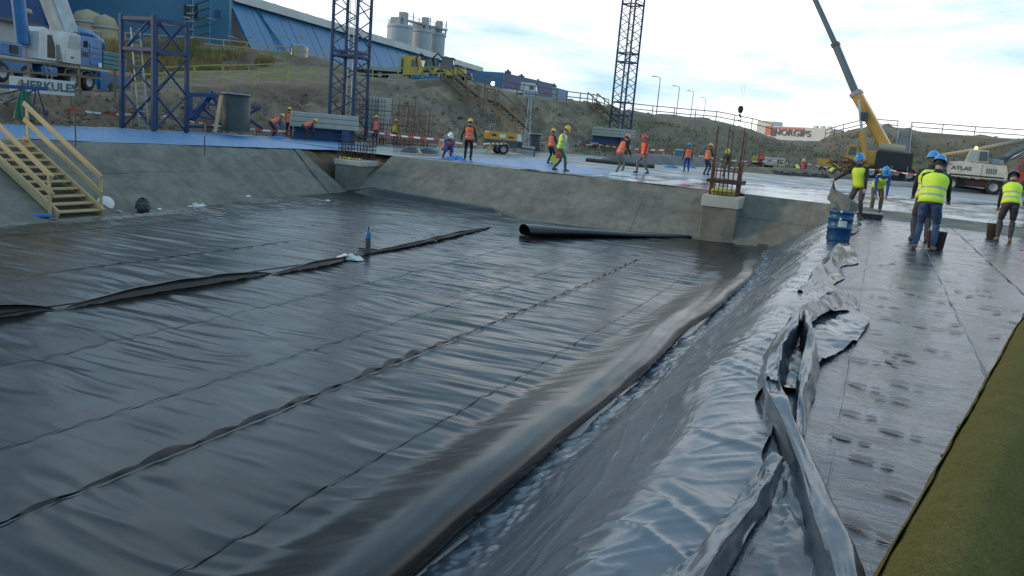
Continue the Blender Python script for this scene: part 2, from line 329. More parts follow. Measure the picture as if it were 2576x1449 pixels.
# concrete pit slopes: panels with open joints between them
def slope_panels(name, lab, A, Bt, brk, n, seed):                # A(s): bottom edge, Bt(s): top edge, brk: joint positions along s
    root = tag(thing(name, lab, None), kind='structure')
    for i in range(len(brk) - 1):
        for (u0, u1) in ((-.02, .534), (.537, 1.0)):
            g = .004; off = rnd.uniform(0, .012)
            s = np.linspace(brk[i] + g, brk[i + 1] - g, n)[None]; u = np.linspace(u0, u1, 12)[:, None]
            a = A(s); b = Bt(s); P = a * (1 - u[..., None]) + b * u[..., None]
            nrm = np.cross(b - a, np.gradient(a, axis=1)); nrm /= np.linalg.norm(nrm, axis=-1, keepdims=True); nrm *= np.sign(nrm[..., 2:3])
            d = .035 * fbm(P[..., 0] * .5 + P[..., 1] * .5, P[..., 2] * 1.2 + seed, 4, seed) + off + .008 * fbm(P[..., 0] * 5, P[..., 1] * 5 + P[..., 2] * 5, 2, seed)
            P = P + nrm * d[..., None]
            P[-1, :, 2] = np.minimum(P[-1, :, 2], .004)
            edge = P.copy()
            full = np.concatenate([P[:1] - nrm[:1] * .1, P, P[-1:] - nrm[-1:] * .1 - np.array([0, 0, .02])], 0)
            full = np.concatenate([full[:, :1] - nrm[0, 0] * .1, full, full[:, -1:] - nrm[0, -1] * .1], 1)
            grid('panel', full, 'concrete', root, sharp=.7)
    return root
slope_panels('pit_wall_left', 'sloping concrete wall on the left side of the pit', lambda s: S3(TOEX(s), s, floorz(s) - .02), lambda s: S3(TOPX(s), s, 0.0),
             [-6, 3, 9, 14, 18.2, 21.6, 24.4, 27.0], 26, 2)
slope_panels('pit_wall_left_end', 'end of the left pit wall beside the corner column', lambda s: S3(TOEX(27.1 + s * 1.35), 27.1 + s * 1.3, floorz(27.1 + s) - .02),
             lambda s: S3(TOPX(27.1) + .1 * s, 27.1 + s * .22, 0.0), [0, 1], 14, 12)
slope_panels('pit_wall_far', 'sloping concrete wall at the far end of the pit', lambda s: S3(s, FTOEY(s), floorz(FTOEY(s)) - .02), lambda s: S3(s, FTOPY(s), 0.0),
             [-18.2, -15.6, -12.9, -10.2, -7.6, -5.2], 22, 5)
slope_panels('pit_wall_far_end', 'end of the far pit wall beside the corner column', lambda s: S3(-20.1 + 1.9 * s, 28.45 + (FTOEY(-18.2) - 28.45) * s, floorz(28) - .02), lambda s: S3(-19.2 + s * 1.0, FTOPY(-19.2 + s), 0.0), [0, 1], 14, 15)
slope_panels('pit_wall_far_right', 'sloping concrete wall right of the far column', lambda s: S3(s, FTOEY(s) - .1, floorz(FTOEY(s)) - .02), lambda s: S3(s, FTOPY(s), 0.0), [-4.15, -1.9, .1], 18, 8)
slope_panels('low_step', 'low sloping concrete step between slab and bitumen platform', lambda s: S3(s, FTOPY(s) - 1.15, -.215 + 0 * s), lambda s: S3(s, FTOPY(s), 0.0), [.12, 4, 8, 12], 18, 21)
# bitumen platform on the right, laid in strips
bit = tag(thing('bitumen_platform', 'platform covered with black bitumen sheets and wet streaks', None, (2, 10, -.2)), kind='structure')
bx = [-.6, .02, 1.02, 2.02, 3.02, 4.02, 6.0, 9.0]
for i in range(len(bx) - 1):
    xs = np.linspace(bx[i] - .05, bx[i + 1], 20); ys = np.concatenate([np.linspace(-4, 2, 20), np.linspace(2.1, 10, 160), np.linspace(10.1, 27.2, 150)])
    X, Y = np.meshgrid(xs, ys); 
    Y2 = np.minimum(Y, FTOPY(X) - 1.0)
    z = -.2 + .004 * (i % 2) + .006 * fbm(X * 4, Y * 2.2, 3, i) * (1 + 0 * X) + .006 * sst(bx[i] + .1, bx[i] - .05, X)
    if i == 0: z = z - .06 * sst(-.55, -.9, X)
    grid('bitumen_strip', S3(X, Y2, z), 'bitumen', bit)
    if i: 
        b = B(); yv = np.arange(-2, 26.0 - .9 * i, .12)
        b.tube([(bx[i] - .03 + .006 * vn(y * 2, i, 3), y, -.196 + .006 * abs(vn(y * 5, i, 4))) for y in yv], [.004 + .006 * abs(vn(y * 2.3, i, 8)) for y in yv], 5); b.build('weld_bead', ['silver'], bit)
# ------------------------------------------------------------------ black geomembrane on the pit floor
SEAMS = [-19.75, -17.5, -13.4, -10.95, -9.0, -6.82, -5.55, -4.0, -2.72]
def wrinkle(X, Y, sd):
    # cross wrinkles between the welds: crests run roughly along X
    far = sst(8, 22, Y)
    wl = .42 - .16 * far
    ph = Y + .35 * fbm(X * .3, Y * .12, 3, sd + 5)
    a = fbm(X * .45 + 11, ph / wl, 2, sd); b = fbm(X * .8 + 40, ph / (wl * .52) + X * .25, 2, sd + 31); k1_ = np.maximum(1 - 2.4 * np.abs(fbm(X * .55 + 3 + .3 * Y, ph / (wl * 1.15), 2, sd + 77)), 0) ** 2; c_ = fbm(X * 1.3 + 7, ph / (wl * .27) - X * .2, 1, sd + 51)
    m1 = .45 + .55 * sst(-.3, .5, fbm(X * .25, Y * .3, 2, sd + 7))
    return (.008 * a * m1 + .009 * b * m1 + .005 * c_ * m1 + .012 * k1_ * m1 + .006 * fbm(X * .5, Y * .5, 2, sd + 3)) * (.9 + .1 * far)
mem = thing('geomembrane', 'black plastic geomembrane sheet welded in strips over the pit floor', 'pit liner', (-11, 14, -1.85))
def edge_end(x): return np.interp(x, [-19.9, -18, -12.5, -11, -6, -3, -2], [28.15, 27.7, 27.0, 26.0, 26.6, 27.1, 27.0])
ysm = np.concatenate([np.arange(-3, 1, .12), np.arange(1, 12, .032), np.arange(12, 28.3, .045)])
# the sheet climbs towards its right hand edge, then folds over and drops to the floor
def rise(X, Y):
    h = (.27 + .03 * vn(Y * .35, 1, 2)) * (1 - .6 * sst(13, 27, Y))
    return h * sst(-3.75, -2.85, X) + .009 * vn(X * 2.6 + .2 * Y, Y * .22, 7) * sst(-4.2, -3.6, X)
for i in range(len(SEAMS) - 1):
    x0, x1 = SEAMS[i], SEAMS[i + 1]
    last = i == len(SEAMS) - 2
    n = 70 if last else max(14, int((x1 - x0) / .09)); xs = np.linspace(x0, x1, n + 1)
    X, Y = np.meshgrid(xs, ysm)
    ye = edge_end(X); Y = -3 + (Y + 3) / (28.3 - .05 + 3) * (ye + 3)
    Xw = X.copy()
    if i == 0:                                                   # wavy free edge along the left wall
        lx = np.interp(Y, [8, 12, 16, 21, 28], [-18.3, -18.55, -19.0, -19.45, -19.75]) + .22 * vn(Y * .8, 0, 3)
        Xw = lx + (X - x0) / (x1 - x0) * (x1 - lx)
    tx = (X - x0) / (x1 - x0)
    z = floorz(Y) + .03 + wrinkle(Xw, Y, 3) + .012 * 4 * tx * (1 - tx) * fbm(X * .6, Y / .3, 2, 60 + i)
    if i: z += .004 * sst(.06, 0, tx) - .004 * np.exp(-((X - x0 - .05) / .04) ** 2)
    # upturned far edge against the wall (left half)
    up = sst(.42, .0, ye - Y) * np.interp(Xw, [-20, -18.5, -12.8, -12.2, -6, -2], [.05, .36, .2, .02, .02, .05]); z += up
    if i == 0: z += .07 * sst(.18, 0, tx) * (.5 + .5 * vn(Y * .8, 0, 3))
    z += rise(Xw, Y)
    if last:
        s = tx; k1 = .55; xx = -4.0 + np.clip(s / k1, 0, 1) * 1.24; top = floorz(Y) + .03 + wrinkle(xx, Y, 3) * sst(-2.95, -3.4, xx) + rise(xx, Y)
        rad = .12; th = np.clip((s - k1) / .28, 0, 1) * 2.3; dn = np.clip((s - k1 - .28) / (1 - k1 - .28), 0, 1)
        xr = xx + np.sin(th) * rad * 1.25; zr = top - rad + np.cos(th) * rad
        low = floorz(Y) + .01; zr = zr * (1 - dn) + np.minimum(low, zr) * dn; xr = xr - dn * .14
        wob = .08 * vn(Y * .3, 3, 2) + .03 * vn(Y * .9, 3, 5) - .25 * sst(22, 28, Y)
        Xw = np.where(s < k1, xx, xr) + wob * sst(-3.7, -2.9, xx); z = np.where(s < k1, top, zr) + .01 * fbm(Y * 1.1, s * 4, 2, 3) * sst(.2, .6, s)
    g = grid('strip', S3(Xw, Y, z), 'membrane', mem)
# raised weld flaps: wavy strip standing up along a weld
def flap(name, x, ya, yb, h, wavy, sd, lean=-.5, par=mem):
    ys = np.arange(ya, yb, .045); u = np.linspace(0, 1, 6)[:, None]
    hh = h * (.35 + .65 * np.abs(vn(ys * 1.15, sd, sd))) * (.35 + .65 * np.abs(np.sin(ys * math.pi / .62 + vn(ys * .7, 4, sd)))) * sst(ya, ya + 1.2, ys) * sst(yb, yb - 1.5, ys) + .006
    wv = wavy * np.sin(ys * 2 * math.pi / .45 + 2 * vn(ys * .6, 2, sd)) * (.4 + .6 * np.abs(vn(ys * .8, 3, sd)))
    xx = x + u * (lean * hh + wv) - .02; zz = floorz(ys) + .04 + rise(np.full_like(ys, x), ys) + u * hh * (1 - .25 * u) + wrinkle(np.full_like(ys, x), ys, 3) * .5
    return grid(name, S3(xx, ys + 0 * u, zz), 'membrane', par)
flap('weld_flap', -5.55, 1.5, 22, .10, .02, 3)
flap('weld_flap', -13.4, 9.5, 17, .03, .02, 6)
flap('weld_flap', -4.0, 2, 25, .007, .010, 9, lean=.8)
flap('weld_flap', -6.82, 2.5, 25, .006, .01, 11, lean=.8)
flap('weld_flap', -9.0, 5, 25, .006, .01, 12, lean=.8)
flap('weld_flap', -17.5, 9, 25, .007, .012, 13, lean=.8)
# the open joint: long lifted lips in four lobes, with a cable running along it
def lip(ya, yb, h, w, x0, sgn, sd):
    n = int((yb - ya) / .08); ys = np.linspace(ya, yb, n); s = np.sin(np.linspace(0, math.pi, n)) ** .7; u = np.linspace(0, 1, 12)[:, None]
    xx = x0 + w * s * (u - 1.25 * u * u) * .55 + .06 * vn(ys * .7, 1, sd); zz = floorz(ys) + .03 + h * s * np.sin(u * 1.75) * (1 + .14 * vn(ys * 2, 2, sd))
    return grid('loose_lip', S3(xx, ys + 0 * u, zz), 'membrane', mem)
lip(8.3, 12.9, .19, -.42, -10.95, 1, 3); lip(12.7, 16.2, .15, -.4, -10.85, 1, 4); lip(16.0, 23.4, .15, -.45, -10.98, 1, 5); lip(5.8, 8.2, .2, -.4, -11.1, 1, 6)
b = B(); ys = np.arange(4, 23.2, .1)
b.tube([(-10.95 + .22 * vn(y * .35, 5, 6) + .25 * math.sin((y - 16) / 7.4 * math.pi) * (16 < y < 23.4) - .5 * max(0, 8.5 - y) * .3, y, floorz(y) + .08) for y in ys], .014, 6)
tag(b.build('cable', ['black']), 'thin black cable along the open joint of the membrane', 'cable')
# ------------------------------------------------------------------ leftover roll of membrane by the far wall
b = B(); p = atZ(1318, 592, -1.62); q = atZ(1733, 604, -1.66); p.z = q.z = 0
d = (q - p).normalized(); nn = Vector((d.y, -d.x, 0))
vs = []; n = 44; K = 30
for i in range(K + 1):
    c0 = p.lerp(q, i / K); rad = .31 - .19 * i / K; z0 = -1.62
    for k in range(n):
        a = -1.2 + k / (n - 1) * 6.6; rr = rad * (1 - .09 * k / (n - 1)) * (1 + .05 * math.sin(i * .55) + .03 * math.sin(k * .4 + i * .3))
        vs.append((c0.x + nn.x * math.cos(a) * rr * 1.25, c0.y + nn.y * math.cos(a) * rr * 1.25, z0 + max(rad * .5 + math.sin(a) * rr * .6, .005 * k / n)))
fs = [(i * n + k, i * n + k + 1, (i + 1) * n + k + 1, (i + 1) * n + k) for i in range(K) for k in range(n - 1)]
b.add(vs, fs, 0, True); tag(b.build('membrane_roll', ['membrane']), 'black membrane roll tapering along the foot of the far pit wall', 'membrane roll')
# ------------------------------------------------------------------ grey plastic film over the right slope
ysf = np.concatenate([np.arange(-2, 1.5, .1), np.arange(1.5, 8, .024), np.arange(8, 26.6, .05)]); u = np.linspace(0, 1, 190)
U, Y = np.meshgrid(u, ysf)
xt = -2.42 - .5 * sst(19, 26, Y) + .1 * vn(Y * .6, 4, 2)
xc = -.86 + .07 * vn(Y * .5, 1, 9) + .03 * vn(Y * 1.7, 1, 3); xe = -.34 + .15 * vn(Y * .7, 2, 4) + .06 * vn(Y * 2.1, 2, 6)
sl_ = np.clip(U / .68, 0, 1); fl = np.clip((U - .68) / .32, 0, 1)
X = xt + (xc - xt) * sl_ + (xe - xc) * fl
zb = floorz(Y) + .015; Zs = zb + (-.185 - zb) * (sl_ ** 1.05) + .03 * np.sin(sl_ * math.pi)
rnd_ = np.exp(-((U - .68) / .07) ** 2); Zs -= .035 * rnd_
Z_ = Zs + .02 * fl
fx = sst(0, .10, U); tail = np.clip(1 - U / .12, 0, 1); X = X - .75 * tail; Z_ = Z_ * (1 - (tail > 0)) + (tail > 0) * np.minimum(Z_, zb + .02)
kr = np.hanning(47); kr /= kr.sum()
def smo(a): return np.stack([np.convolve(np.pad(r, 23, mode='edge'), kr, 'valid') for r in a])
X = smo(X); Z_ = smo(Z_)
# folds: diagonal long pulls down the slope, small crumples, deep crumples at the toe
rdg = lambda n: np.maximum(1 - 2.2 * np.abs(n), 0)
sdist = U * 2.9
along = rdg(fbm(sdist * 3.1 + .5 * Y, Y * .42, 2, 4)) ** 2 * .017 + rdg(fbm(sdist * 6.5 - .6 * Y, Y * .8 + 3, 2, 14)) ** 2 * .008 + .012 * fbm(sdist * 1.6, Y * .5, 2, 24)
fan = rdg(fbm((Y + .9 * X) * 3.0, X * 1.1 - Y * .2, 2, 8)) ** 2 * .014 + rdg(fbm((Y - .7 * X) * 5.5, X * 2.0, 2, 18)) ** 2 * .006 + .014 * fbm(X * 1.2, Y * 1.2, 2, 28)
toe = sst(.26, .0, U); cm = rdg(fbm(X * 5.5, Y * 5.0, 3, 41)); mixf = sst(.5, .74, U + .1 * vn(Y * .8, 1, 5))
disp = (along * (1 - mixf) + fan * mixf) + .035 * toe * (cm - .4) + .0015 * fbm(X * 9, Y * 9, 2, 5)
Z_ = Z_ + disp; X = X - disp * .35 * (U < .68)
Z_ = np.maximum(Z_, np.where(U > .8, -.192 + .0 * X, -9))
film = thing('plastic_film', 'crumpled grey plastic film draped over the right pit slope', 'plastic film', (-1.5, 12, -1))
grid('sheet', S3(X, Y, Z_), 'film', film)
# crumpled edge of the film lying on the platform: folded ribbons and rolls
def ribbon(name, pts, w, hgt, sd, m='film', par=film, folds=2.2, n=26):
    pts = np.array(pts, float); k = np.linspace(0, len(pts) - 1, 90); c_ = np.stack([np.interp(k, np.arange(len(pts)), pts[:, j]) for j in range(3)], 1)
    for _ in range(6): c_[1:-1] = (c_[:-2] + 2 * c_[1:-1] + c_[2:]) / 4
    d_ = np.gradient(c_, axis=0); d_ /= np.linalg.norm(d_, axis=1, keepdims=True); sd_ = np.stack([d_[:, 1], -d_[:, 0], 0 * d_[:, 0]], 1)
    a = np.linspace(0, math.pi * folds, n)[None]; s = np.linspace(0, 1, 90)[:, None]
    ww = w * (.55 + .45 * np.sin(s * math.pi) ** .6) * (1 + .25 * fbm(s * 7, 0 * s, 2, sd)); hh = hgt * (.6 + .4 * fbm(s * 5, 0 * s + 3, 2, sd + 4) + .3 * np.sin(s * math.pi))
    ox = ww * np.cos(a) * (1 - .1 * a / math.pi) + .22 * ww * fbm(s * 6, a * .8, 2, sd + 7); oz = hh * (.55 + .5 * np.sin(a + .6 * fbm(s * 4, a * 0, 2, sd))) + .16 * hh * fbm(s * 7, a * 1.1, 2, sd + 9)
    P = c_[:, None] + sd_[:, None] * ox[..., None]; P[..., 2] += np.maximum(oz, .004)
    return grid(name, P, m, par)
def crease(name, pts, prof, sd, m='film', par=film):      # folded sheet: profile corners (across, up) per station, kept crisp
    pts = np.array(pts, float); K = 110; k = np.linspace(0, len(pts) - 1, K); c_ = np.stack([np.interp(k, np.arange(len(pts)), pts[:, j]) for j in range(3)], 1)
    for _ in range(8): c_[1:-1] = (c_[:-2] + 2 * c_[1:-1] + c_[2:]) / 4
    d_ = np.gradient(c_, axis=0); d_ /= np.linalg.norm(d_, axis=1, keepdims=True); sd_ = np.stack([d_[:, 1], -d_[:, 0], 0 * d_[:, 0]], 1)
    prof = np.array(prof, float)                               # stations x corners x 2
    pk = np.stack([[np.interp(k, np.linspace(0, len(pts) - 1, len(prof)), prof[:, a, b_]) for b_ in (0, 1)] for a in range(prof.shape[1])], 0).transpose(2, 0, 1)
    cs_ = []
    for a in range(prof.shape[1] - 1):
        for q in (.04, .2, .4, .6, .8, .96): cs_.append(pk[:, a] * (1 - q) + pk[:, a + 1] * q)
    cs_ = np.stack(cs_, 1); s_ = np.linspace(0, 1, K)[:, None]; aa = np.arange(cs_.shape[1])[None] * .22
    cs_[..., 0] += .016 * fbm(s_ * 7, aa, 2, sd); cs_[..., 1] = cs_[..., 1] * (1 + .2 * fbm(s_ * 5, 0 * aa, 2, sd + 6)) + .012 * fbm(s_ * 9 + 5, aa * 1.3, 2, sd + 3) + .012 * rdg(fbm(s_ * 13 + aa * 1.4, aa, 1, sd + 9)) ** 2 - .010 * rdg(fbm(s_ * 9 - aa * 1.1, aa * .7, 2, sd + 19)) ** 2
    P = c_[:, None] + sd_[:, None] * cs_[..., :1]; P[..., 2] += np.maximum(cs_[..., 1], .003); return grid(name, P, m, par)
zb = -.19
crease('fold', [(.42, .9, zb), (.24, 2.0, zb), (.1, 3.0, zb), (-.12, 4.05, zb), (-.34, 4.85, zb), (-.46, 5.35, zb)], [[(-.07, 0), (-.05, .1), (.03, .13), (.08, .05), (.06, 0)]] * 3 + [[(-.06, 0), (-.04, .1), (.03, .12), (.07, .04), (.05, 0)], [(-.06, 0), (-.04, .16), (.04, .17), (.08, .06), (.05, 0)]], 3)
crease('fold', [(-.45, 5.2, zb), (-.46, 5.9, zb), (-.47, 6.6, zb), (-.5, 7.3, zb), (-.54, 7.95, zb)], [[(-.05, .0), (-.03, .17), (.05, .16), (.07, .02)], [(-.14, 0), (-.11, .1), (.0, .22), (.07, .05)], [(-.15, 0), (-.09, .16), (.03, .27), (.05, .02)], [(-.08, 0), (-.04, .2), (.04, .25), (.05, .02)], [(-.02, 0), (-.01, .1), (.02, .12), (.03, .0)]], 5)
crease('fold', [(-.22, 4.6, zb), (-.27, 5.6, zb), (-.3, 6.6, zb), (-.42, 7.5, zb), (-.5, 8.0, zb)], [[(-.03, 0), (-.01, .06), (.03, .05), (.05, 0)], [(-.06, 0), (-.02, .16), (.02, .15), (.08, 0)], [(-.06, 0), (-.02, .24), (.01, .22), (.07, 0)], [(-.05, 0), (-.02, .24), (.02, .2), (.06, 0)], [(-.02, 0), (0, .08), (.02, .06), (.03, 0)]], 8)
crease('fold', [(-.62, .8, zb), (-.5, 1.8, zb), (-.4, 2.7, zb), (-.3, 3.5, zb), (-.26, 4.1, zb)], [[(-.2, 0), (-.12, .05), (.06, .08), (.1, 0)], [(-.16, 0), (-.1, .05), (.05, .1), (.09, 0)], [(-.1, 0), (-.05, .05), (.04, .1), (.06, 0)], [(-.05, 0), (-.03, .07), (.03, .08), (.05, 0)]], 12)
crease('shadow_fold', [(-.2, 1.2, zb), (-.1, 2.4, zb), (-.14, 3.4, zb), (-.22, 4.2, zb)], [[(-.14, 0), (0, .012), (.2, 0)]] * 2 + [[(-.05, 0), (0, .02), (.05, 0)]], 31, m='filmdark')  # dark sheet, its colour stands for the shadow between the folds
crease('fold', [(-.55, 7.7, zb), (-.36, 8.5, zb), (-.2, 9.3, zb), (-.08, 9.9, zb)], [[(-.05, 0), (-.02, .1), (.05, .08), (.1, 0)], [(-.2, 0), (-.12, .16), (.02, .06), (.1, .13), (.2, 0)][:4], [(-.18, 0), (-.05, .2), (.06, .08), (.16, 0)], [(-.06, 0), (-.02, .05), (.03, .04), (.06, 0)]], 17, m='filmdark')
crease('fold', [(-.66, 9.8, zb), (-.5, 10.8, zb), (-.4, 11.8, zb), (-.46, 12.7, zb), (-.62, 13.4, zb)], [[(-.05, 0), (0, .06), (.05, .04), (.08, 0)], [(-.16, 0), (-.1, .2), (.0, .1), (.12, 0)], [(-.16, 0), (-.06, .24), (.05, .08), (.16, 0)], [(-.1, 0), (-.04, .2), (.04, .1), (.12, 0)], [(-.04, 0), (0, .05), (.03, .03), (.05, 0)]], 22)
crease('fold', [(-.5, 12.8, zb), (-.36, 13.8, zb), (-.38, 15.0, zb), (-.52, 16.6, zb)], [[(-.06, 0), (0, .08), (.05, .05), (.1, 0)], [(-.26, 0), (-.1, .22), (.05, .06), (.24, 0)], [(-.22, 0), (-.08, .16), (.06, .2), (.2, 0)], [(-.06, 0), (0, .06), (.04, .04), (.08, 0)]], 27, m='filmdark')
# flat apron of film between the folds and the bitumen
X, Y = np.meshgrid(np.linspace(-.5, .16, 40), np.arange(5.6, 9.8, .03)); xr = np.interp(Y, [5.6, 6.6, 7.6, 8.8, 9.8], [-.3, -.2, .02, .12, -.15])
X = -.5 + (X + .5) / .66 * (xr + .5)
grid('apron', S3(X, Y, -.178 + .02 * np.abs(fbm(X * 4, Y * 3, 3, 5)) + .02 * np.maximum(1 - 2 * np.abs(fbm(X * 2.2 + Y, Y * 1.6, 3, 11)), 0)), 'film', film)
# crumpled film at the toe, coloured dark for the shadow of the membrane fold
ribbon('toe_crumple', [(-2.75, 2.5, -1.83), (-2.68, 6, -1.83), (-2.66, 10, -1.83), (-2.7, 14, -1.82), (-2.75, 20, -1.75)], .16, .1, 33, m='filmdark', folds=3.4, n=40)
# footprints trodden into the wet bitumen
mat('mud', (.022, .025, .032), .42, var=.4, scale=8)
b = B(); fr = random.Random(3)
def sole(x, y, a, s, z):
    ca, sa = math.cos(a), math.sin(a)
    for (oy, ry, rx) in ((.062, .088, .046), (-.088, .045, .036)):
        n = 18; q = [(rx * math.cos(2 * math.pi * i / n) * fr.uniform(.72, 1.12), oy + ry * math.sin(2 * math.pi * i / n) * fr.uniform(.78, 1.1)) for i in range(n)]
        b.add([(x + (u_ * ca - v_ * sa) * s, y + (u_ * sa + v_ * ca) * s, z) for u_, v_ in q] , [list(range(n))])
tr = [(2190, 830), (2180, 905), (2245, 1000), (2270, 1090), (2160, 1040), (2195, 1160), (2185, 1330), (2285, 965), (2255, 885), (2290, 1250), (2240, 800), (2235, 770), (2210, 745), (2350, 785), (2360, 880), (2390, 830), (2330, 820), (2140, 1105), (2175, 970), (2300, 740), (2255, 720), (2380, 760)]
for i, (px, py) in enumerate(tr):
    p = atZ(px, py, -.18); sole(p.x, p.y, fr.choice((-1.35, 1.3)) + fr.uniform(-.3, .3), .85, -.181); 
for i in range(80):
    x = fr.uniform(.1, 3.6); y = fr.uniform(7, 24); sole(x, y, fr.uniform(0, 6.28), fr.uniform(.65, .9), -.182 + .0004 * (i % 5))
tag(b.build('footprints', ['mud']), 'dark footprints trodden across the wet bitumen', 'footprints', kind='stuff')
# ------------------------------------------------------------------ olive felt roll beside the photographer
p0 = Vector((.165, 1.6, .02)); p1 = Vector((2.095, 11.2, .02)); d = (p1 - p0); L = d.length; d.normalize(); sd_ = Vector((d.y, -d.x, 0))
rows_ = []; KK = 160; n = 90
for i in range(KK + 1):
    s = i / KK; c0 = p0.lerp(p1, s) ; ring = []
    for k in range(n):
        a = k / (n - 1) * 4 * math.pi; r_ = .225 - .022 * k / (n - 1) + .008 * vn(s * 14, math.cos(a) * 2 + math.sin(a), 2) + .004 * vn(s * 60, a * 2, 5)
        q = c0 + sd_ * (math.cos(a + 2.6) * r_) + Vector((0, 0, math.sin(a + 2.6) * r_))
        if q.z < -.185: q.z = -.185
        ring.append(q[:])
    rows_.append(ring)
rt = thing('felt_roll', 'big roll of olive green felt in the right foreground', 'felt roll', (1.5, 6, -.2))
grid('felt', np.array(rows_), 'felt', rt)
for (s_, dx) in ((.27, 0), (.33, 0)):
    b = B(); c0 = p0.lerp(p1, s_) - sd_ * .222
    pts = [c0 + Vector((fr.uniform(-.02, .01), fr.uniform(-.035, .035), fr.uniform(-.02, .02))) for _ in range(12)]
    b.add(pts, [(i, i + 1, i + 2) for i in range(10)]); b.build('frayed_scrap', ['felt'], rt)

b = B(); q0 = p0 + sd_ * .5 + Vector((0, 0, -.02)); q1 = p1 + sd_ * .5; b.tube([q0.lerp(q1, i / 20) for i in range(21)], [.23 + .01 * (i % 3) for i in range(21)], 24); tag(b.build('shade_filler_roll', ['black']), 'added black roll standing in for the shade beyond the olive felt roll', 'membrane roll')  # black roll added to stand for the dark shadow gap beside the felt
# ------------------------------------------------------------------ lettering
def text(name, s, size, m, parent, loc, rot, depth=.01, sx=1, bold=0):
    cu = bpy.data.curves.new('lettering', 'FONT'); cu.body = s; cu.size = size; cu.extrude = depth; cu.align_x = 'CENTER'; cu.align_y = 'CENTER'; cu.offset = bold
    o = bpy.data.objects.new('tmp', cu); C.objects.link(o); dg = bpy.context.evaluated_depsgraph_get()
    me = bpy.data.meshes.new_from_object(o.evaluated_get(dg)); bpy.data.objects.remove(o); me.materials.clear(); me.materials.append(M[m])
    return obj(name, me, parent, Matrix.Translation(loc) @ rot @ Matrix.Diagonal((sx, 1, 1, 1)))
UP = Matrix.Rotation(math.pi / 2, 4, 'X')            # lettering standing upright, facing -Y
# ------------------------------------------------------------------ concrete columns with starter bars
mat('yellowcap', (.55, .48, .10), .7, var=.3, scale=8)
def column(lab, x0, x1, y0, y1, zb, zc, zt):
    t_ = thing('concrete_column', lab, 'column', ((x0 + x1) / 2, (y0 + y1) / 2, zb))
    b = B(); b.box(((x0 + x1) / 2, (y0 + y1) / 2, (zb + zc) / 2), (x1 - x0, y1 - y0, zc - zb), ch=.03); b.build('shaft', ['concrete'], t_)
    b = B(); b.box(((x0 + x1) / 2, (y0 + y1) / 2, (zc + zt) / 2), (x1 - x0 + .06, y1 - y0 + .06, zt - zc), ch=.02); b.build('cap', ['whitecon'], t_)
    return t_
column('concrete column in the far left corner of the pit', -21.05, -19.75, 28.6, 29.9, -1.95, -.52, -.29)
column('concrete column standing in front of the far pit wall', -5.25, -4.1, 27.2, 28.4, -1.8, -.47, -.08)
def cage(lab, x0, x1, y0, y1, z0, hs, nb, rings, r=.014, m='rust', jit=.02, group=None):
    t_ = thing('rebar_cage', lab, 'rebar cage', ((x0 + x1) / 2, (y0 + y1) / 2, z0), group)
    per = []
    for i in range(nb): per += [(x0 + (x1 - x0) * i / nb, y0), (x1, y0 + (y1 - y0) * i / nb), (x1 - (x1 - x0) * i / nb, y1), (x0, y1 - (y1 - y0) * i / nb)]
    for i, (x, y) in enumerate(per):
        h = hs[i % len(hs)]; rod('bar', (x, y, z0), (x + rnd.uniform(-jit, jit) * h, y + rnd.uniform(-jit, jit) * h, z0 + h), r, m, t_)
    for z in rings:
        e = .02
        for p, q in (((x0 - e, y0 - e), (x1 + e, y0 - e)), ((x1 + e, y0 - e), (x1 + e, y1 + e)), ((x1 + e, y1 + e), (x0 - e, y1 + e)), ((x0 - e, y1 + e), (x0 - e, y0 - e))):
            rod('tie', (*p, z0 + z), (*q, z0 + z + rnd.uniform(-.02, .02)), r * .9, m, t_)
    return t_
cg = cage('dark starter bars on the corner column', -20.95, -19.85, 28.7, 29.8, -.29, [.75, .6, .8, .7], 7, [.45, .62], m='rustdark')
for i in range(7):
    b = B(); b.lathe([(.001, .0), (.06, .0), (.075, .05), (.05, .1), (.001, .11)], (-20.85 + i * .16, 28.75 + .03 * (i % 3), -.289), 8); b.build('bar_cap', ['yellowcap'], cg)
cg = cage('rusty reinforcement cage on the column before the far wall', -5.1, -4.25, 27.35, 28.25, -.08, [1.05, .95, 2.1, 1.0, 1.05, 2.25, .95], 6, [.12, .42, .5, .8, 1.1], r=.016)
bar('frame_band', (-5.22, 27.3, .38), (-4.15, 27.3, .38), .04, .13, 'rustdark', cg); bar('frame_band', (-4.12, 27.28, .38), (-4.12, 28.3, .38), .04, .13, 'rustdark', cg)
b = B(); b.box((-4.68, 27.8, .04), (.8, .85, .2), ch=.08); b.build('yellow_wrapping', ['yellowcap'], cg)
for k, (px, py, dd, h, nb) in enumerate([(1010, 366, 52, 3.1, 3), (1052, 369, 54, 2.5, 4), (985, 360, 50, 1.6, 4)]):
    p = atR(px, py, dd); p.z = 0
    cage(('tall rusty cage standing behind the corner column', 'rusty cage with a round tie, right of the tallest cage', 'low rusty cage beside the concrete ballast blocks')[k], p.x - .6, p.x + .6, p.y - .6, p.y + .6, 0, [h, h * .8, h * .95], nb, [h * .2, h * .4, h * .6, h * .8], r=.013, jit=.05)
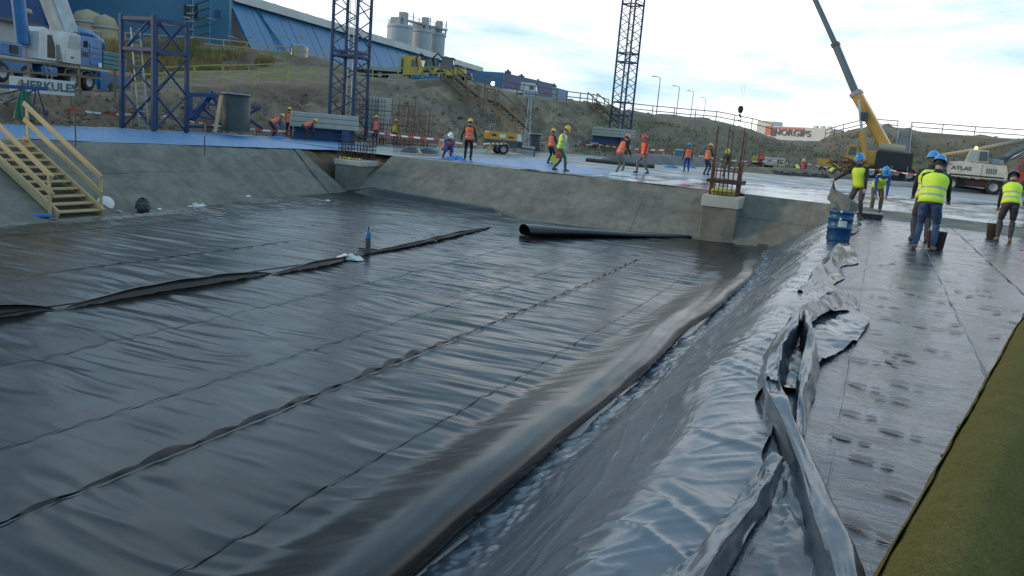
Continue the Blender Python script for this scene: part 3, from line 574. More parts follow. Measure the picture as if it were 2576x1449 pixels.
# rows of starter bars behind the corner column with a dark excavation and planks
sb = thing('starter_bar_row', 'long row of dark starter bars beyond the corner column', 'rebar row', (-20, 31.5, 0))
for i in range(34):
    p = atZ(990, 385, .0).lerp(atZ(1095, 388, .0), i / 33); rod('bar', p, p + Vector((rnd.uniform(-.02, .02), 0, rnd.uniform(.35, .6))), .012, 'rustdark', sb)
p, q = atZ(848, 384, 0), atZ(1095, 388, 0)
for z in (.55, .72): rod('tie', p + Vector((0, 0, z)), q + Vector((0, 0, z - .15)), .02, 'rustdark', sb)
for i, (a, e) in enumerate((((1000, 386), (1042, 389)), ((1042, 389), (1092, 392)))):
    p, q = atZ(*a, .03), atZ(*e, .03); tag(bar('plank', p, q, .25, .05, 'wood'), ('sawn plank at the pit edge beside the corner notch', 'sawn plank at the pit edge under the black bag')[i], 'plank')
for i, (px, py, w_, h_) in enumerate(((1020, 384, .9, .28), (1068, 386, 1.1, .34))):
    p = atZ(px, py, .06); b = B(); n = 14
    X, Y = np.meshgrid(np.linspace(-w_ / 2, w_ / 2, n), np.linspace(-.35, .35, n)); Zz = h_ * np.clip(1 - (X / w_ * 2) ** 4, 0, 1) * np.clip(1 - (Y / .35) ** 4, 0, 1) * (.8 + .35 * fbm(X * 3 + i * 9, Y * 3, 3, 4))
    setf(Matrix.Translation(p + Vector((0, .5, 0)))); tag(grid('black_bag', S3(X, Y, Zz), 'filmdark'), ('crumpled black plastic heap left on the far wall edge', 'wide black plastic heap on the far wall edge')[i], 'bag'); setf()
b = B(); b.box((-19.2, 31.8, -.2), (3, .4, .5)); 
# earth closing the notch
X, Y = np.meshgrid(np.linspace(-23.2, -18.4, 70), np.linspace(26.9, 33, 80))
Zz = -2.1 + 1.72 * np.maximum(sst(-21.0, -21.5, X), sst(29.5, 30.2, Y)) + .34 * np.maximum(sst(-21.5, -22.1, X), sst(30.3, 31.2, Y)) + .07 * fbm(X * 2, Y * 2, 3, 4)
Zz = np.minimum(Zz, -.012)
tag(grid('earth_bank', S3(X, Y, Zz), 'soil'), 'dark earth bank behind the corner column', kind='structure')
# ------------------------------------------------------------------ wooden stairs into the pit
st = thing('wooden_stairs', 'new timber stairs leading down into the pit on the left', 'stairs', (-20.2, 15.5, -1.85))
ya, yb = 14.82, 16.2; xb, zb_, xt_, zt_ = -19.75, -1.86, -23.05, .03
for y in (ya, yb): bar('stringer', (xb, y, zb_ + .08), (xt_, y, zt_ - .02), .05, .24, 'wood', st)
for i in range(11):
    u = (i + .55) / 11; x = xb + (xt_ - xb) * u; z = zb_ + (zt_ - zb_) * u + .06
    bar('tread', (x, ya + .03, z), (x, yb - .03, z), .27, .045, 'wood', st)
dx, dz = (xt_ - xb), (zt_ - zb_)
for y, s in ((ya - .05, -1), (yb + .05, 1)):
    for h in (.52, .98): bar('handrail', (xb - .02 + (.35 if 0 else -.1), y, zb_ + h + .08), (xt_ + (.0), y, zt_ + h + .05), .04, .14, 'wood', st)
    for u in (.06, .97): bar('post', (xb + dx * u, y + s * .045, zb_ + dz * u - .05), (xb + dx * u - .02, y + s * .045, zb_ + dz * u + 1.02), .09, .05, 'wood', st, up='Y')
# ------------------------------------------------------------------ lattice masts
def mast(name, lab, cat, c, side, ang, z0, z1, bay, cw, bw, m, xbrace=False, plats=()):
    t_ = thing(name, lab, cat, (c.x, c.y, z0))
    cs = [Vector((c.x + side / math.sqrt(2) * math.cos(ang + k * math.pi / 2), c.y + side / math.sqrt(2) * math.sin(ang + k * math.pi / 2), 0)) for k in range(4)]
    zz = lambda p, z: Vector((p.x, p.y, z))
    for p in cs: 
        b = B(); b.box((0, 0, 0), (cw, cw, z1 - z0), ch=cw * .15, rot=Matrix.Rotation(ang + math.pi / 4, 3, 'Z')); setf(Matrix.Translation(zz(p, (z0 + z1) / 2))); b.build('chord', [m], t_); setf()
    nb = int((z1 - z0) / bay)
    for k in range(4):
        p, q = cs[k], cs[(k + 1) % 4]
        for i in range(nb):
            a, e = z0 + i * bay, z0 + (i + 1) * bay
            if (i % 2 == 0) or xbrace: rod('brace', zz(p, a), zz(q, e), bw, m, t_)
            if (i % 2 == 1) or xbrace: rod('brace', zz(q, a), zz(p, e), bw, m, t_)
        for z in (z1 - cw,) + plats: bar('cross_beam', zz(p, z), zz(q, z), cw * .7, cw * .8, m, t_)
    return t_, cs
def vdir(px): r = ray(px, 300); return math.atan2(r.y, r.x)
mat('bluesteel_rust', (.010, .036, .10), .6, var=.35, scale=1.5, col2=(.06, .045, .05), c2pos=(.58, .7))
c = atR(873, 350, 52); c.z = 0
m1, cs1 = mast('tower_crane_mast', 'dark blue lattice tower crane mast rising behind the corner column', 'crane mast', c, 1.62, vdir(873) + math.pi + .26, .1, 14, .8, .16, .035, 'bluesteel_rust', plats=(5.1, 5.35))
b = B(); 
for s in (-.17, .17): b.cyl((c.x + s, c.y, .3), (c.x + s, c.y, 13.5), .025, n=6)
for i in range(44): b.cyl((c.x - .17, c.y, .5 + i * .3), (c.x + .17, c.y, .5 + i * .3), .014, n=5)
b.build('ladder', ['gala'], m1)
p5 = B(); p5.box((c.x, c.y, 5.2), (1.3, 1.3, .05)); p5.build('platform', ['grey'], m1)
c = atR(1556, 362, 80)
m2, cs2 = mast('tower_crane_mast', 'blue lattice tower crane mast standing against the bright sky', 'crane mast', c, 1.45, vdir(1556) + math.pi + .2, 1.2, 21, .72, .15, .035, 'bluesteel_rust', plats=(3.9, 5.1, 8.8, 9.6, 14, 15))
b = B()
for s in (-.17, .17): b.cyl((c.x + s, c.y, 1.3), (c.x + s, c.y, 20.5), .025, n=6)
for i in range(60): b.cyl((c.x - .17, c.y, 1.5 + i * .32), (c.x + .17, c.y, 1.5 + i * .32), .014, n=5)
b.build('ladder', ['gala'], m2)
c = atR(389, 322, 46); c.z = 0; cT = c.copy()
m3, cs3 = mast('mast_section', 'short open blue steel mast section standing on the left bank', 'mast section', c, 2.12, vdir(389) + math.pi - .03, .02, 5.55, 1.84, .21, .045, 'bluesteel_rust', xbrace=True, plats=(3.9,))
p = atR(362, 325, 46.3); q = atR(340, 70, 46.6); p.z = .05
ld = thing('ladder', 'aluminium ladder leaning inside the open mast section', 'ladder', p); sv = Vector((math.cos(vdir(389) - math.pi / 2), math.sin(vdir(389) - math.pi / 2), 0)) * .22
for s in (-1, 1): bar('rail', p + sv * s, q + sv * s * .9, .03, .07, 'gala', ld)
for i in range(20): e = p.lerp(q, (i + .5) / 20); rod('rung', e - sv, e + sv, .016, 'gala', ld)
# ballast blocks and base of the left tower crane
def block(lab, c, d, rz, m, group=None, name='ballast_block'):
    b = B(); b.box((0, 0, 0), d, ch=.04); frame(c, rz); o = b.build(name, [m]); setf(); return tag(o, lab, 'concrete block', group)
vz = vdir(873) - math.pi / 2
p = atR(815, 330, 50); 
base = thing('crane_base', 'dark blue cross base frame under the ballast of the left mast', 'crane base', (p.x, p.y, 0)); 
frame((p.x, p.y, 0), vz + .12)
b = B(); b.box((0, .3, .35), (3.4, .5, .7), ch=.03); b.build('beam', ['bluesteel'], base)
b = B(); b.box((1.2, 1.0, .35), (.5, 3.4, .65), ch=.03); b.build('beam', ['bluesteel'], base); 
for x in (-1.5, 1.5):
    b = B(); b.box((x, .3, .06), (.7, .7, .12)); b.build('foot_plate', ['darkgrey'], base)
setf()
names3 = ['lowest long ballast slab on the left crane base', 'middle long ballast slab on the left crane base', 'topmost long ballast slab on the left crane base']
for i in range(3):
    frame((0, 0, 0)); q = Vector((p.x, p.y, .86 + i * .29)); block(names3[i], q, (3.9 - .04 * i, 1.2, .28), vz + .12, 'ballast')
q0 = atR(948, 330, 53)
pos = ['bottom left', 'bottom right', 'middle left', 'middle right', 'top left', 'top right']
for i in range(3):
    for j in range(2): block('upright white ballast block, %s of the stack behind the mesh' % pos[i * 2 + j], Vector((q0.x - .42 + j * .86, q0.y + (j * .1), .78 + i * .84)), (.84, .9, .82), vz + .05, 'whitecon', 'white ballast blocks beside the left mast')
msh = thing('rebar_mesh', 'rusty wire mesh panel before the white ballast blocks', 'rebar mesh', (q0.x, q0.y - .8, 0))
for i in range(10): rod('wire', Vector((q0.x - 1.0 + i * .21, q0.y - .9 + i * .03, .3)), Vector((q0.x - 1.0 + i * .21, q0.y - .9 + i * .03, 2.9)), .012, 'rustdark', msh)
for i in range(9): rod('wire', Vector((q0.x - 1.1, q0.y - .92, .45 + i * .27)), Vector((q0.x + 1.05, q0.y - .6, .45 + i * .27)), .012, 'rustdark', msh)
# right tower crane base
p = atR(1540, 362, 79.4); vz2 = vdir(1540) - math.pi / 2
base = thing('crane_base', 'dark blue base frame under the ballast of the right mast', 'crane base', (p.x, p.y, 1.0)); frame((p.x, p.y, p.z), vz2 + .05)
for x, w_ in ((-.1, 3.6),):
    b = B(); b.box((x, .3, .32), (w_, .5, .62)); b.build('beam', ['bluesteel'], base)
    b = B(); b.box((1.1, 1.0, .3), (.5, 3.0, .6)); b.build('beam', ['bluesteel'], base)
for x in (-1.7, 1.6):
    b = B(); b.box((x, .3, -.1), (.7, .7, .22)); b.build('foot_plate', ['whitecon'], base)
setf()
for i in range(3): block(['lowest ballast slab under the right mast', 'middle ballast slab under the right mast', 'topmost ballast slab under the right mast'][i], Vector((p.x, p.y + .1, p.z + .78 + i * .27)), (4.1, 1.3, .26), vz2 + .05, 'ballast')
# blue dismantled steel frame and dark formwork tubes
fr_ = thing('lattice_girder', 'dismantled blue steel lattice frame lying behind the mast section', 'steel frame', atR(540, 320, 50))
SEG = [((470, 238), (548, 240), .22), ((482, 300), (535, 232), .3), ((520, 240), (600, 250), .16), ((520, 262), (575, 268), .14), ((535, 245), (590, 320), .14), ((500, 262), (560, 315), .14), ((470, 318), (600, 322), .16), ((480, 300), (480, 240), .2), ((610, 262), (655, 268), .14), ((655, 268), (630, 285), .12), ((625, 300), (660, 325), .14), ((470, 285), (530, 300), .1), ((545, 318), (548, 262), .12)]
for i, (a, e, w_) in enumerate(SEG): bar('beam', atR(*a, 49.3 + (i % 3) * .6), atR(*e, 49.3 + ((i + 1) % 3) * .6), w_, w_, 'bluesteel', fr_)
mat('darkgreen', (.022, .035, .033), .5, var=.35, scale=2)
def formtube(lab, px, py, dd, r, h, m):
    p = atR(px, py, dd); p.z = max(p.z, 0); t_ = thing('formwork_tube', lab, 'formwork tube', p)
    frame(p); b = B(); b.lathe([(r, 0), (r, h), (r - .04, h), (r - .04, .02)], n=36); b.build('shell', [m], t_)
    b = B(); b.lathe([(r + .012, h - .06), (r + .03, h - .06), (r + .03, h + .012), (r - .045, h + .012)], n=36); b.build('rim', ['grey'], t_); setf(); return t_
formtube('large dark round formwork tube by the mast section', 592, 330, 46.5, .72, 1.95, 'darkgreen')
formtube('black round tube next to the light tower', 1342, 380, 60, .5, 1.25, 'black')
for i, (a, e, lab) in enumerate((((541, 333), (556, 240), 'raw plank leaning against the dark formwork tube'),)): tag(bar('plank', atR(*a, 45.6), atR(*e, 45.9), .22, .04, 'wood'), lab, 'plank')
# ------------------------------------------------------------------ trestles, posts and barrier tape
mat('tape_red', (.45, .04, .035), .5, var=.15); mat('tape_white', (.68, .66, .64), .5, var=.1)
def trestle(lab, px, py, dd, h):
    p = atZ(px, py, 0) if dd is None else atR(px, py, dd); p.z = .0; t_ = thing('trestle', lab, 'trestle', p, 'timber trestles carrying the tape')
    a = vdir(px) - math.pi / 2 + rnd.uniform(-.3, .3); u_ = Vector((math.cos(a), math.sin(a), 0)); tp = p + Vector((0, 0, h))
    for s in (-1, 1): bar('leg', p + u_ * s * h * .33, tp + u_ * s * -.06, .09, .04, 'wood', t_)
    v_ = Vector((-u_.y, u_.x, 0)); bar('leg', p + v_ * h * .35, tp, .09, .04, 'wood', t_); bar('brace', p + u_ * -h * .2 + Vector((0, 0, h * .35)), p + u_ * h * .2 + Vector((0, 0, h * .38)), .08, .03, 'wood', t_)
    return tp
def tape(lab, pts, sag=.12, par=None):
    t_ = B(); vs = []; P = []
    for (a, e) in zip(pts[:-1], pts[1:]):
        L = (e - a).length; n = max(4, int(L / .35))
        for i in range(n): 
            u = i / n; q = a.lerp(e, u); q.z -= sag * 4 * u * (1 - u) * min(1, L / 4); P.append(q)
    P.append(pts[-1]); w_ = .045
    for i in range(len(P) - 1):
        a, e = P[i], P[i + 1]; t_.add([a + Vector((0, 0, w_)), e + Vector((0, 0, w_)), e - Vector((0, 0, w_)), a - Vector((0, 0, w_)), a + Vector((.004, .006, w_)), e + Vector((.004, .006, w_)), e + Vector((.004, .006, -w_)), a + Vector((.004, .006, -w_))],
                                    [(0, 1, 2, 3), (7, 6, 5, 4), (0, 4, 5, 1), (3, 2, 6, 7)], (i // 2) % 2)
    return tag(t_.build('barrier_tape', ['tape_red', 'tape_white']), lab, 'barrier tape')
tr1 = [trestle('timber trestle beyond the orange compressor', 1505, 391, None, 1.0), trestle('timber trestle behind the black pipe', 1666, 411, None, 1.05), trestle('small timber trestle between the workers in blue and yellow helmets', 1739, 417, None, .9),
       trestle('timber trestle left of the seated far worker', 1957, 431, None, 1.0), trestle('timber trestle behind the seated far worker', 2010, 433, None, .95), trestle('timber trestle below the yellow crane', 2228, 459, None, 1.05),
       trestle('timber trestle left of the white excavator tracks', 2405, 480, None, 1.2), trestle('timber trestle right of the white excavator tracks', 2484, 484, None, 1.2), trestle('timber trestle next to the light tower', 1390, 380, None, .95)]
def post(lab, px, py, h, m='wood'):
    p = atZ(px, py, .0); o = tag(bar('stake', p, p + Vector((0, 0, h)), .05, .05, m, up='Y'), lab, 'stake', 'stakes holding the barrier tape'); return p + Vector((0, 0, h))
pl = [post('red tipped stake behind the stairs', 174, 312, .75, 'tape_red'), post('stake before the open mast section', 330, 322, .7), post('stake right of the open mast section', 438, 324, .8), post('stake beside the dark formwork tube', 516, 336, .55), post('stake left of the bent workers', 640, 346, .45), post('stake right of the bent workers', 760, 350, .6), post('stake by the ballast slabs', 842, 352, .95)]
tape('red and white tape strung along the left bank', pl)
pr_ = [pl[-1], post('stake near the crouching worker', 1105, 388, .75), post('stake behind the standing orange worker', 1230, 392, .7), tr1[8]]
tape('red and white tape strung behind the crouching worker', pr_)
tape('red and white tape strung before the right mast', [tr1[8], tr1[0], tr1[1], tr1[2]])
tape('red and white tape strung along the far slab', [tr1[2], tr1[3], tr1[4], tr1[5], tr1[6], tr1[7]], .3)
for i, (px, py) in enumerate(((200, 371), (524, 391))):
    p = atZ(px, py, 0) + Vector((-.15, 0, 0)); tag(rod('steel_pin', p, p + Vector((0, 0, 1.0 if i == 0 else .55)), .018, 'darkgrey'), ('thin steel pin in the blue sheet by the stairs', 'thin steel pin in the blue sheet above the left pit wall')[i], 'steel pin')
# ------------------------------------------------------------------ fences on the hill
def fence(lab, pts, h, step, m, rails=(1, .5), bw=.10):
    t_ = thing('wooden_fence', lab, 'fence', pts[0]); P = []
    for (a, e) in zip(pts[:-1], pts[1:]):
        n = max(1, round((e - a).length / step)); P += [a.lerp(e, i / n) for i in range(n)]
    P.append(pts[-1])
    for q in P: bar('post', q + Vector((0, 0, -.6)), q + Vector((rnd.uniform(-.03, .03), 0, h * 1.04)), .085, .085, m, t_, up='Y')
    for (a, e) in zip(P[:-1], P[1:]):
        for r_ in rails:
            j = rnd.uniform(-.03, .03); bar('rail', a + Vector((0, -.07, h * r_ + j)), e + Vector((0, -.07, h * r_ + j)), .035, bw, m, t_)
    return t_
fence('orange timber fence along the upper terrace before the blue hall', [atR(225, 106, 92.3), atR(400, 118, 94), atR(500, 122, 95), atR(620, 134, 97), atR(720, 145, 99), atR(830, 158, 103)], 1.15, 3.0, 'woodorange')
fence('yellow timber fence along the bench road, upper line', [atR(415, 205, 72), atR(560, 198, 75), atR(690, 193, 77), atR(722, 190, 78)], 1.1, 2.6, 'woodyel')
fence('weathered yellow fence along the bench edge', [atR(330, 232, 57), atR(480, 221, 60.5), atR(640, 216, 65), atR(800, 213, 69)], 1.05, 2.6, 'woodyel')
fence('yellow fence running from the left mast to the lorry', [atR(650, 210, 66.5), atR(800, 206, 70), atR(1000, 204, 73.4), atR(1120, 198, 77)], 1.1, 2.8, 'woodyel')
fence('wooden fence above the long hillside stairs', [atR(1150, 199, 78.6), atR(1220, 219, 81), atR(1300, 240, 84), atR(1400, 252, 90)], 1.1, 3, 'woodold')
fence('brown fence on the hilltop left of the right mast', [atR(1425, 256, 91), atR(1490, 263, 94), atR(1530, 277, 95.3)], 1.1, 2.4, 'woodold')
fence('grey fence along the hilltop under the lamp posts', [atR(1590, 287, 98), atR(1640, 292, 100), atR(1800, 306, 104), atR(1890, 323, 107), atR(1940, 336, 110)], 1.2, 3.2, 'woodold')
fence('grey hilltop fence left of the black ramp', [atR(2075, 348, 113), atR(2120, 336, 109), atR(2180, 322, 107), atR(2255, 328, 107)], 1.1, 3, 'woodold')
fence('grey hilltop fence right of the black ramp', [atR(2290, 331, 107), atR(2450, 344, 107), atR(2576, 353, 107), atR(2700, 361, 107)], 1.1, 3.6, 'woodold')
fence('rough timber rail before the blue crane', [atR(-60, 216, 47), atR(75, 224, 47.6), atR(200, 230, 48.6), atR(290, 238, 52)], 1.3, 2.6, 'woodold', (1, .62))
# black ramp with side rails up the right bank
a, e = atR(2258, 455, 84), atR(2276, 333, 106); rm_ = thing('ramp', 'black ramp with pale side rails climbing the right bank', 'ramp', a); a.z += .12; e.z += .15
bar('deck', a, e, 1.15, .06, 'black', rm_)
u_ = Vector((math.cos(vdir(2268) - math.pi / 2), math.sin(vdir(2268) - math.pi / 2), 0)) * .66
for s in (-1, 1):
    bar('side_rail', a + u_ * s + Vector((0, 0, .9)), e + u_ * s + Vector((0, 0, .95)), .05, .08, 'grey', rm_)
    for k in range(5): q = a.lerp(e, k / 4) + u_ * s; bar('post', q, q + Vector((0, 0, .95)), .05, .05, 'grey', rm_, up='Y')
# hillside stairs
def hstairs(lab, P, wd, m):
    t_ = thing('hillside_stairs', lab, 'stairs', P[0]); 
    for (a, e) in zip(P[:-1], P[1:]):
        d_ = (e - a); sdv = Vector((-d_.y, d_.x, 0)).normalized() * wd / 2; n = max(2, int(abs(d_.z) / .19))
        for s in (-1, 1):
            bar('stringer', a + sdv * s, e + sdv * s, .06, .26, m, t_); bar('handrail', a + sdv * s + Vector((0, 0, 1.0)), e + sdv * s + Vector((0, 0, 1.0)), .05, .12, m, t_)
            k = max(1, round(d_.length / 3))
            for i in range(k + 1): q = a.lerp(e, i / k) + sdv * s; bar('post', q + Vector((0, 0, -.4)), q + Vector((0, 0, 1.02)), .09, .09, m, t_, up='Y')
        for i in range(n): q = a.lerp(e, (i + .5) / n); bar('tread', q - sdv, q + sdv, .26, .04, 'rustdark' if i % 2 else m, t_)
    return t_
up_ = Vector((0, 0, .3))
hstairs('long timber stairs down the hillside with a landing', [atR(1124, 199, 77) + up_, atR(1189, 254, 72.5) + up_, atR(1234, 264, 71.5) + up_, atR(1314, 336, 66.5) + up_], 1.3, 'woodold')
hstairs('dark timber stairs down the hill beside the right mast', [atR(1488, 264, 93) + up_, atR(1545, 318, 86) + up_], 1.1, 'woodold')
# ------------------------------------------------------------------ buildings
mat('cladblue', (.028, .15, .30), .5, var=.12, scale=.15, stretch=(1, 1, .2)); mat('cladgrey', (.05, .16, .26), .55, var=.12, scale=.1); mat('clad_deep', (.012, .05, .16), .5, var=.15, scale=.1)
mat('roofcap', (.46, .48, .46), .6, var=.2, scale=.2); mat('cladpale', (.055, .18, .33), .55, var=.12, scale=.1); mat('lightgrey', (.33, .35, .36), .6, var=.12, scale=.2); mat('tan', (.36, .29, .19), .7, var=.2, scale=.3)
mat('lamp_glow', (.9, .8, .7), .5, var=0, emit=((1, .78, .5), 6))
hall = thing('storage_hall', 'long blue storage hall with sloping sides and pale ridge cap', 'industrial hall', atR(800, 150, 150))
A0 = atR(572, -8, 112); A1 = atR(1206, 168, 205); A1.z = A0.z * .5 + A1.z * .5
dv = Vector((A1.x - A0.x, A1.y - A0.y, 0)); Lh = dv.length; dv.normalize(); ov = Vector((dv.y, -dv.x, 0))
if ov.dot(Vector((A0.x, A0.y, 0))) > 0: ov = -ov
zt0, zt1 = A0.z, A1.z; zg = 7.6
ns = 46
for i in range(ns):
    s0, s1 = i / ns, (i + 1) / ns; a = A0 + dv * Lh * s0; e = A0 + dv * Lh * (s1 - .0012); za = zt0 + (zt1 - zt0) * s0; ze = zt0 + (zt1 - zt0) * s1
    a.z, e.z = za, ze; off = .05 if i % 3 == 0 else .0; b = B()
    al = a + ov * (5.5 + off); el = e + ov * (5.5 + off); al.z = el.z = zg - 2; a2 = a + ov * off; e2 = e + ov * off
    b.add([a2, e2, el, al, a2 - ov * .3, e2 - ov * .3, el - ov * .3, al - ov * .3], [(0, 1, 2, 3), (4, 7, 6, 5), (0, 3, 7, 4), (1, 5, 6, 2), (0, 4, 5, 1)]); b.build('cladding_panel', ['cladblue'], hall)
b = B(); a = A0.copy(); e = A0 + dv * Lh; a.z, e.z = zt0 + .4, zt1 + .4; b.bar(a + ov * -.5, e + ov * -.5, 3.0, .5); b.bar(a - Vector((0, 0, .5)) + ov * .8, e - Vector((0, 0, .5)) + ov * .8, .5, .7); b.build('ridge_cap', ['roofcap'], hall)
for i in range(24):
    q = A0 + dv * Lh * (i + .5) / 24; q.z = zt0 + (zt1 - zt0) * (i + .5) / 24 + .75; b = B(); b.box(q, (.5, .5, .22)); b.build('ridge_vent', ['roofcap'], hall)
e = A0 + dv * Lh; el = e + ov * 5.5; el.z = zg - 2; e.z = zt1; f_ = e + dv * 8 - ov * 4; f_.z = zg - 2; b = B(); b.add([e, el, f_], [(0, 1, 2)]); b.build('hip_end', ['cladblue'], hall)
for k, s0 in enumerate((0.055, .56, .66, .80)):
    q = A0 + dv * Lh * s0 + ov * .4; q.z = zt0 * (1 - s0) + zt1 * s0 - .5; e = A0 + dv * Lh * (s0 + .045) + ov * 6.0; e.z = zg - 2; b = B(); b.bar(q, e, .25, .12); b.build('rib', ['cladpale'], hall)
# tall blue-grey end block
blk = thing('blue_block', 'tall blue grey industrial block with stair tower at the left', 'industrial building', atR(420, 110, 112))
def wallbox(par, name, pa, pb, dd, za, zb2, m, depth=12):
    a, e = atR(pa, 200, dd[0]), atR(pb, 200, dd[1]); d_ = Vector((e.x - a.x, e.y - a.y, 0)); n_ = Vector((-d_.y, d_.x, 0)).normalized()
    if n_.dot(Vector((a.x, a.y, 0))) < 0: n_ = -n_
    b = B(); vs = [Vector((p.x, p.y, z)) for z in (za, zb2) for p in (a, e, e + n_ * depth, a + n_ * depth)]
    b.add(vs, [(0, 1, 5, 4), (1, 2, 6, 5), (2, 3, 7, 6), (3, 0, 4, 7), (4, 5, 6, 7)]); return b.build(name, [m], par), a, e, n_
wallbox(blk, 'wall', 170, 480, (116, 112), 4, 22, 'cladgrey'); wallbox(blk, 'wall', 481, 574, (111, 110), 4, 22, 'cladgrey')
_, a, e, n_ = wallbox(blk, 'plinth', 246, 574, (114, 109), 4, 8.2, 'cladpale', 2)
for i in range(7):                                                # seams of the cladding
    q = a.lerp(e, (i + .5) / 7) - n_ * -.9; 
for k, (px, py) in enumerate(((548, 35), (490, 30), (470, 30))):
    q = atR(px, py, 108.5); b = B(); b.box(q, (.7, .3, .8 if k == 0 else 1.6), rot=Matrix.Rotation(vdir(px) - math.pi / 2, 3, 'Z')); b.build('wall_vent' if k == 0 else 'door', ['clad_deep' if k == 0 else 'black'], blk)
for px in (485, 527):
    rod('scaffold_post', atR(px, 112, 107), atR(px + 1, -30, 107), .09, 'cladpale', blk)
for py in (8, 28, 48, 68, 90):
    bar('stair_flight', atR(487, py + 4, 107), atR(525, py - 8, 107), .8, .12, 'darkgrey', blk); bar('landing', atR(470, py + 6, 107), atR(490, py + 7, 107), .9, .1, 'lightgrey', blk)
for k, (px, py, dd) in enumerate(((581, 92, 106), (625, 92, 108), (712, 90, 112), (755, 92, 114), (470, 44, 107), (524, 45, 107))):
    b = B(); q = atR(px, py, dd); b.box(q, (.7, .35, .14), rot=Matrix.Rotation(vdir(px) - math.pi / 2, 3, 'Z')); b.cyl(q, q + Vector((.6, .5, -.2)), .05, n=6); b.build('wall_lamp', ['lightgrey'], blk if k in (0, 4, 5) else hall)
dk = thing('dark_blue_block', 'dark blue wall of the leftmost plant building', 'industrial building', atR(60, 110, 100))
wallbox(dk, 'wall', -500, 128, (96, 104), 4, 24, 'clad_deep'); wallbox(dk, 'wall', 129, 146, (103.5, 103.5), 4, 11.4, 'tan', 3)
tk = thing('tan_tank', 'tan cylindrical tank between the crane boom and blue wall', 'tank', atR(262, 110, 104))
for k, (px, dd, r_, z_) in enumerate(((222, 106, 1.6, 10.8), (265, 105, 1.3, 10.4))):
    q = atR(px, 100, dd); frame((q.x, q.y, 4)); b = B(); b.lathe([(r_, 0), (r_, z_ - 5), (r_ * .75, z_ - 4.2), (.01, z_ - 3.8)], n=24); b.build('shell', ['tan'], tk); b = B(); b.lathe([(r_ + .03, z_ - 5.4), (r_ + .12, z_ - 5.35), (r_ + .12, z_ - 5.2), (r_ + .03, z_ - 5.15)], n=24); b.build('hoop', ['grey'], tk); setf()
gw = thing('grey_shed', 'long low pale grey shed behind the blue crane', 'shed', atR(0, 150, 74)); wallbox(gw, 'wall', -300, 118, (68, 80), 1.5, 6.6, 'lightgrey', 5)
a, e = atR(-300, 100, 67.6), atR(118, 100, 79.6); a.z = e.z = 6.7; bar('roof_edge', a, e, .5, .22, 'darkgrey', gw)
# pavilion dome tank on the terrace
q = atR(752, 140, 98); tt = thing('steel_tank', 'shiny small domed steel tank behind the upper fence', 'tank', q); frame(q + Vector((0, 0, -.4)), vdir(752))
b = B(); mat('brushed', (.22, .19, .15), .3, metal=.9, var=.2); b.lathe([(1.0, 0), (1.0, 1.2), (.85, 1.45), (.5, 1.6), (.01, 1.65)], n=26); b.build('shell', ['brushed'], tt); b = B(); b.lathe([(1.01, .8), (1.06, .85), (1.01, .9)], n=26); b.build('hoop', ['grey'], tt); setf()
# silos
for k, (px, top, bot, dd, wpx) in enumerate(((1007, 66, 130, 214, 62), (1062, 78, 140, 220, 50), (1097, 86, 150, 226, 46))):
    a = atR(px, top, dd); r_ = wpx / 2 * dd / 2090; t_ = thing('silo', ('leftmost pale silo behind the blue hall', 'middle silo of the three behind the hall', 'rightmost silo of the three behind the hall')[k], 'silo', (a.x, a.y, 8), 'silos behind the blue hall')
    frame((a.x, a.y, 0)); b = B(); b.lathe([(r_, 6), (r_, a.z), (r_ * .96, a.z + .3), (.01, a.z + .5)], n=32); b.build('shell', ['lightgrey'], t_)
    b = B(); b.lathe([(r_ + .02, a.z - .5), (r_ + .12, a.z - .45), (r_ + .12, a.z - .3), (r_ + .02, a.z - .25)], n=32); b.build('top_ring', ['grey'], t_)
    b = B(); b.box((-.6, 0, a.z + 1.2), (r_ * .9, r_ * .9, 1.6)); b.box((.7, .2, a.z + 1.9), (r_ * .5, r_ * .6, 3)); b.build('filter_house', ['grey'], t_)
    for i in range(12):
        an = i * math.pi / 6; rod('rail_post', (r_ * .95 * math.cos(an), r_ * .95 * math.sin(an), a.z + .3), (r_ * .95 * math.cos(an), r_ * .95 * math.sin(an), a.z + 1.5), .06, 'grey', t_)
    setf()
a, e = atR(1010, 48, 213), atR(1122, 76, 226); cv = thing('silo_gantry', 'steel gantry with pipes across the silo tops', 'gantry', a)
bar('walkway', a, e, 1.2, .35, 'grey', cv)
for k in range(9): q = a.lerp(e, k / 8); bar('frame_post', q + Vector((0, 0, -2.0)), q + Vector((0, 0, 1.2 + (k % 3) * .5)), .2, .2, 'grey', cv, up='Y'); 
bar('handrail', a + Vector((0, 0, 1.2)), e + Vector((0, 0, 1.2)), .1, .1, 'grey', cv)
# low building on the right of the hall
lb = thing('low_hall', 'low flat-roofed blue hall with pale lower wall on the hill', 'industrial hall', atR(1300, 240, 140))
wallbox(lb, 'wall', 1148, 1264, (136, 132), 3, atR(1264, 182, 132).z, 'clad_deep', 20)
zt = atR(1264, 182, 132).z
wallbox(lb, 'wall', 1264.5, 1432, (132, 168), 3, zt, 'cladpale', 10)
_, a, e, n_ = wallbox(lb, 'lower_wall', 1268, 1430, (131.4, 167), 3, zt - 2.5, 'lightgrey', 1)
wallbox(lb, 'fascia', 1345, 1431, (146.5, 166.8), zt - 2.6, zt - .2, 'cladpale', 1)
for k, px in enumerate((1270, 1305, 1348, 1390)): 
    q = atR(px, 200, 134 + (px - 1264) * .21); b = B(); b.box((q.x, q.y + 1, zt + .3), (.8, .8, .5)); b.cyl((q.x, q.y + 1, zt + .5), (q.x, q.y + 1, zt + .8), .2, n=10); b.build('roof_vent', ['darkgrey'], lb)
